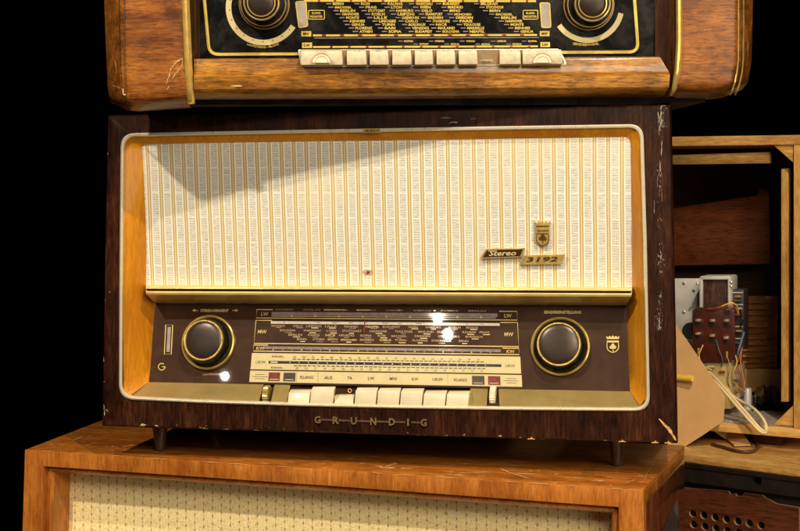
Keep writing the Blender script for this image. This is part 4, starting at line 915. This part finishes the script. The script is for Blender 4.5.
# chassis standing inside
zc = zk + .0167
cbase = K.L(712, 400, .08)
r5 = root(K, 'radio_chassis', Vector((cbase.x, .08, zc)), 'metal radio chassis with transformer and brown voltage selector inside the gutted cabinet', 'radio chassis')
def kp(pts, d0, d1, nm, mat, par=None, bev=.0006, sm=30):
    mb = MB(); mb.prism([K.L(x, y, d0) for x, y in pts], [Vector((K.L(x, y, d0).x, d1, K.L(x, y, d0).z)) for x, y in pts]); return mb.build(nm, mat, par or r5, smooth=sm, bevel=bev)
R_ = lambda x0, y0, x1, y1: [(x0, y0), (x1, y0), (x1, y1), (x0, y1)]
zcp = HY - zc * F / K.L(712, 400, .08).length
kp(R_(662, 278.5, 703, 350), .085, .089, 'chassis_plate', M['alu'])
tf = kp(R_(701.5, 279.5, 728.5, 318), .052, .085, 'transformer', M['steel_lam'])
kp(R_(699.6, 277, 702.2, 309), .046, .088, 'bracket', M['alu'], tf, .0003); kp(R_(727.8, 277.5, 730.4, 309), .046, .088, 'bracket', M['alu'], tf, .0003); kp(R_(700.5, 276.2, 729.5, 279.5), .046, .088, 'bracket', M['alu'], tf, .0003)
for x, y in ((698, 283.5), (731.5, 282), (731.5, 286)): mb = MB(); mb.lathe(K.L(x, y, .05), (0, -1, 0), [(.0005, 0), (.0022, 0), (.0022, .004), (.0005, .005)], 6); mb.build('bolt', M['lug'], tf)
kp(R_(731, 289.5, 743.5, 350), .06, .09, 'component_block', plain('dark_component_block', (.045, .032, .035), .4, coat=.2, var=.5, nscale=200))
cbk = MB()
for y in (292, 304, 326, 338): rect(cbk, lambda x, y, o=0: K.L(x, y, .0595), 732, y, 743, y + 1.0)
cbk.build('solder_strip', M['alu'], r5, smooth=0)
oct_ = [(696, 307.5), (731, 307.5), (734.5, 311), (735, 357), (730, 362.5), (700, 362.5), (692.6, 354), (692.6, 311)]
se = kp(oct_, .034, .038, 'voltage_selector', M['selector'])
for (x, y) in ((699, 320), (713.3, 320.3), (727.3, 320.3), (699, 333.3), (713, 335.3), (727, 337.5)):
    mb = MB(); c = K.L(x, y, .034); mb.box(c.x - .0032, c.x + .0032, .026, .034, c.z - .0018, c.z + .0018); mb.build('lug', M['lug'], se, bevel=.0006)
for (x, y) in ((699, 325.8), (713.3, 326), (727.3, 326), (699, 340), (713, 341), (727, 343.5), (699, 312.5), (727.3, 312.5)):
    mb = MB(); rect(mb, lambda a, b, o=0: K.L(a, b, .0335), x - 3.4, y - 1.9, x + 3.4, y + 1.9); mb.build('slot', M['cavity'], se, smooth=0)
for (x, y) in ((698.5, 352), (727, 355.5)):
    mb = MB(); rect(mb, lambda a, b, o=0: K.L(a, b, .0335), x - 1, y - 4, x + 1, y + 3.4); mb.build('tag', M['gold'], se, smooth=0)
bs = [(700, 362.6), (730.5, 362.6), (731, 408), (706, 404), (700, 398)]
kp(R_(700, 362.6, 731, 409), .04, .07, 'base_box', M['passivated'])
kp(R_(731, 366, 740, 398), .055, .085, 'base_box', plain('tan_component', (.38, .28, .16), .5, var=.6, nscale=120))
def wire(pts, r, nm, mat, par=r5, fr=K):
    P_ = [fr.L(*p) for p in pts]; out = []
    for i in range(len(P_) - 1):
        p0, p1, p2, p3 = P_[max(i - 1, 0)], P_[i], P_[i + 1], P_[min(i + 2, len(P_) - 1)]
        for k in range(6):
            q = k / 6; out.append(.5 * ((2 * p1) + (p2 - p0) * q + (2 * p0 - 5 * p1 + 4 * p2 - p3) * q * q + (3 * p1 - p0 - 3 * p2 + p3) * q ** 3))
    out.append(P_[-1]); mb = MB(); mb.tube(out, r, 8); return mb.build(nm, mat, par, smooth=60)
wire([(706, 309, .033), (714, 308.5, .03), (722, 306, .03), (730, 303, .034), (736, 306, .045)], .0009, 'wire', M['wire_red'])
wire([(718, 308, .032), (726, 304.5, .029), (732, 303, .03), (737, 306.5, .04), (738, 314, .05)], .0012, 'wire', M['wire_yellow'])
wire([(722, 309, .032), (729, 306, .028), (735, 308, .034), (738, 316, .045)], .0009, 'wire', M['wire_red'])
wire([(744, 332, .05), (741, 342, .045), (738, 352, .04), (736, 362, .05)], .0018, 'wire', M['wire_blue'])
wire([(742, 348, .06), (740.5, 362, .045), (743.5, 378, .04), (744, 388, .04), (739, 392, .045), (734, 389, .06)], .0009, 'wire', M['wire_brown'])
wire([(741, 350, .055), (738, 365, .045), (741, 380, .045), (738, 390, .05)], .0008, 'wire', M['wire_red'])
wire([(740, 312, .055), (743, 320, .05), (740, 328, .055)], .0012, 'wire', M['black_plastic'])

mb = MB(); mb.poly([K.L(x, y, .0845) for x, y in circ(690.5, 331, 8.5)]); mb.build('round_hole', M['cavity'], r5, smooth=0)
for x, y in ((684, 283), (694, 290), (684, 312)): mb = MB(); mb.lathe(K.L(x, y, .0848), (0, -1, 0), [(.0022, 0), (.0022, .0012), (.0012, .002)], 12); mb.build('screw', M['lug'], r5)
RES = [plain('resistor_body', c, .45, coat=.2) for c in ((.35, .20, .10), (.10, .06, .05), (.5, .42, .25), (.28, .04, .02))]
for i, (x, y, l) in enumerate(((738, 296.5, 4), (737, 300.5, 5), (739, 309, 4), (737.5, 315, 5), (739, 331, 4), (737, 343, 5), (711, 367, 5), (722, 372, 4), (736, 372, 3), (736, 380, 3.4), (715, 388, 5))):
    mb = MB(); a = K.L(x - l, y, .056 if y < 350 else .036); b = K.L(x + l, y + random.uniform(-1, 1), .056 if y < 350 else .036); q = (b - a) / 6
    mb.tube([a, a + q * .9, a + q, a + q * 5, a + q * 5.1, b], [.0004, .0004, .0017, .0017, .0004, .0004], 10); mb.build('resistor', RES[i % 4], r5)
for x, y, rr, h, mt in ((747.5, 372, .006, .030, 'alu'), (755, 384, .0045, .02, 'black_plastic')):
    mb = MB(); p = K.L(x, y, .11); mb.lathe((p.x, p.y, zc), (0, .0001, 1), [(rr, 0), (rr, h), (rr * .9, h + .001), (rr * .3, h + .001)], 24); mb.build('capacitor', M[mt], r5)
wire([(703, 345, .033), (699, 356, .028), (704, 366, .03), (712, 370, .036)], .0008, 'wire', M['wire_yellow'])
wire([(733, 350, .04), (737, 362, .034), (733, 374, .034), (737, 386, .045), (746, 392, .06)], .0008, 'wire', M['wire_yellow'])
wire([(727, 356, .033), (730, 368, .03), (728, 380, .035), (733, 396, .045)], .0008, 'wire', M['wire_brown'])
wire([(716, 340, .034), (719, 350, .028), (722, 358, .03), (722, 366, .038)], .0007, 'wire', M['wire_blue'])
# black scrap lying in the cabinet
def single(nm, mb, mat, label, cat, fr, smooth=30, bevel=0):
    c = sum(mb.v, Vector()) / len(mb.v); c.z = min(v.z for v in mb.v)
    rt = fr.O + fr.u * c.x + fr.d * c.y + Vector((0, 0, c.z))
    o = mb.build(nm, mat, None, smooth=smooth, bevel=bevel, base=c); o.location = rt; o.rotation_euler = (0, 0, -fr.a); o['label'] = label; o['category'] = cat; return o
mb = MB(); zf = zk + .017
g = []
for j in range(5):
    row = []
    for i in range(9):
        fx, fy = i / 8, j / 4; p = K.H(lerp(752, 786, fx) - 4 * fy, lerp(411, 396, fy), zf + 0)
        row.append(Vector((p.x, p.y, zf + .003 + .024 * math.sin(math.pi * min(1, max(0, fx))) ** .6 * (.3 + .7 * math.sin(fy * 3.0 + .2)) + .004 * math.sin(i * 2.1 + j))))
    g.append(row)
mb.loft(g, closed=False); mb.loft([[Vector((p.x, p.y, zf + .0005)) for p in r_] for r_ in g], closed=False)
single('plastic_cover', mb, plain('crumpled_black_plastic', (.012, .011, .011), .35, coat=.2, var=.4, bump=.5), 'crumpled black plastic cover lying on the felt inside the gutted cabinet', 'plastic cover', K, smooth=20)
# cardboard
mb = MB(); cb_ = [(664, 306), (679, 328.5), (704, 365), (719.5, 387), (725, 396.5), (724.5, 409), (723.5, 421), (704, 434.5), (684.5, 447), (668, 447)]
dK = lambda y: lerp(.0, -.035, (y - 306) / 141)
mb.prism([K.L(x, y, dK(y)) for x, y in cb_], [K.L(x, y, dK(y) + .0025) for x, y in cb_])
single('cardboard_sheet', mb, M['cardboard'], 'torn plain cardboard sheet leaning against the gutted cabinet', 'cardboard', K, 0)
mb = MB(); cb2 = [(715, 430.5), (729, 427.2), (739, 427.5), (750.5, 444.2), (734, 444.8), (726, 438)]
mb.prism([K.H(x, y, z2 + .004 + (.012 if y < 432 else 0)) for x, y in cb2], [K.H(x, y, z2 + .004 + (.012 if y < 432 else 0)) - Vector((0, 0, .0022)) for x, y in cb2])
single('cardboard_flap', mb, M['cardboard'], 'small cardboard flap lying below the bottom board of the gutted cabinet', 'cardboard', K, 0)
# yellow tube
mb = MB(); mb.tube([K.L(655, 376.3, -.022), K.L(680, 377.4, -.026), K.L(692.5, 378.4, -.03)], .0046, 16)
single('yellow_tube', mb, M['yellow'], 'short yellow plastic tube poking out in front of the cardboard sheet', 'tube', K)
# cream cable: two strands
def cable(pts, r, mat, nm, lab, cat):
    P_ = [K.L(*p) for p in pts]; out = []
    for i in range(len(P_) - 1):
        p0, p1, p2, p3 = P_[max(i - 1, 0)], P_[i], P_[i + 1], P_[min(i + 2, len(P_) - 1)]
        for k in range(8):
            q = k / 8; out.append(.5 * ((2 * p1) + (p2 - p0) * q + (2 * p0 - 5 * p1 + 4 * p2 - p3) * q * q + (3 * p1 - p0 - 3 * p2 + p3) * q ** 3))
    out.append(P_[-1]); return out
mb = MB()
mb.tube(cable([(709, 372, .03), (720, 383, .01), (735, 400, -.006), (750, 417, -.014), (761, 429.5, -.016), (767, 430, -.014), (763, 419, -.010), (754, 409, .0), (742, 402, .02), (733, 396, .03), (727, 390, .04)], 0, 0, 0, 0, 0), .0021, 8)
mb.tube(cable([(709, 374.5, .03), (719, 385.5, .008), (733, 402, -.008), (748, 419, -.017), (760, 431.5, -.018), (766, 432.4, -.017), (765, 425, -.014)], 0, 0, 0, 0, 0), .0020, 8)
single('power_cable', mb, M['cable'], 'cream twin cable looping out of the gutted cabinet over its lower edge', 'cable', K, 60)
mb = MB(); ptsc = [(712, 444), (724, 447.5), (740, 451.5), (752, 451.5), (758, 447), (756, 442)]
PP = [K.H(x, y, z2 + .0028) for x, y in ptsc]; out = []
for i in range(len(PP) - 1):
    p0, p1, p2, p3 = PP[max(i - 1, 0)], PP[i], PP[i + 1], PP[min(i + 2, len(PP) - 1)]
    for k in range(8):
        q = k / 8; out.append(.5 * ((2 * p1) + (p2 - p0) * q + (2 * p0 - 5 * p1 + 4 * p2 - p3) * q * q + (3 * p1 - p0 - 3 * p2 + p3) * q ** 3))
mb.tube(out, .0022, 8); single('brown_cord', mb, M['cord'], 'loop of brown cord lying on the worn board top under the gutted cabinet', 'cord', K, 60)
# dark upright piece in front of the lowest cabinet's side
mb = MB(); GG = Frame(668, 1.58, 40)
dp = arcpoly([(661, 534, None), (671, 508, 4), (676.6, 501, 1.4), (679, 505, 3), (680, 534, None), (681, 640, None), (652, 640, None)], 4)
mb.prism([GG.L(x, y) for x, y in dp], [GG.L(x, y, .006) for x, y in dp])
zmin = ZT - CZ
for v in mb.v:
    if v.z < GG.L(660, 600).z: v.z = zmin + .0005
single('bakelite_panel', mb, plain('grey_black_bakelite', (.03, .02, .014), .35, coat=.3, var=.4), 'dark tapered panel with pale worn edge standing beside the lowest cabinet', 'panel', GG, 30, .0012)

# =================================================================== the two little lamps mirrored in the dial glass
def mirror_lamp(px, py, dist, power, rad, nm):
    p = SD(px, py); n = dnorm(px, py)
    W = A.O + A.u * p.x + A.d * p.y + Vector((0, 0, p.z)); N = (A.u * n.x + A.d * n.y + Vector((0, 0, n.z))).normalized()
    V = (Vector((0, 0, CZ)) - W).normalized(); R = 2 * N.dot(V) * N - V; lamp(nm, W + R * dist, power, rad, WARM); print(nm, W + R * dist)
mirror_lamp(438, 319, 2.2, LAMP3 * .16, .010, 'lamp_bulb'); mirror_lamp(448, 334.5, 2.2, LAMP3 * .2, .011, 'lamp_bulb'); mirror_lamp(225, 377, 2.2, LAMP3 * .12, .009, 'lamp_bulb')
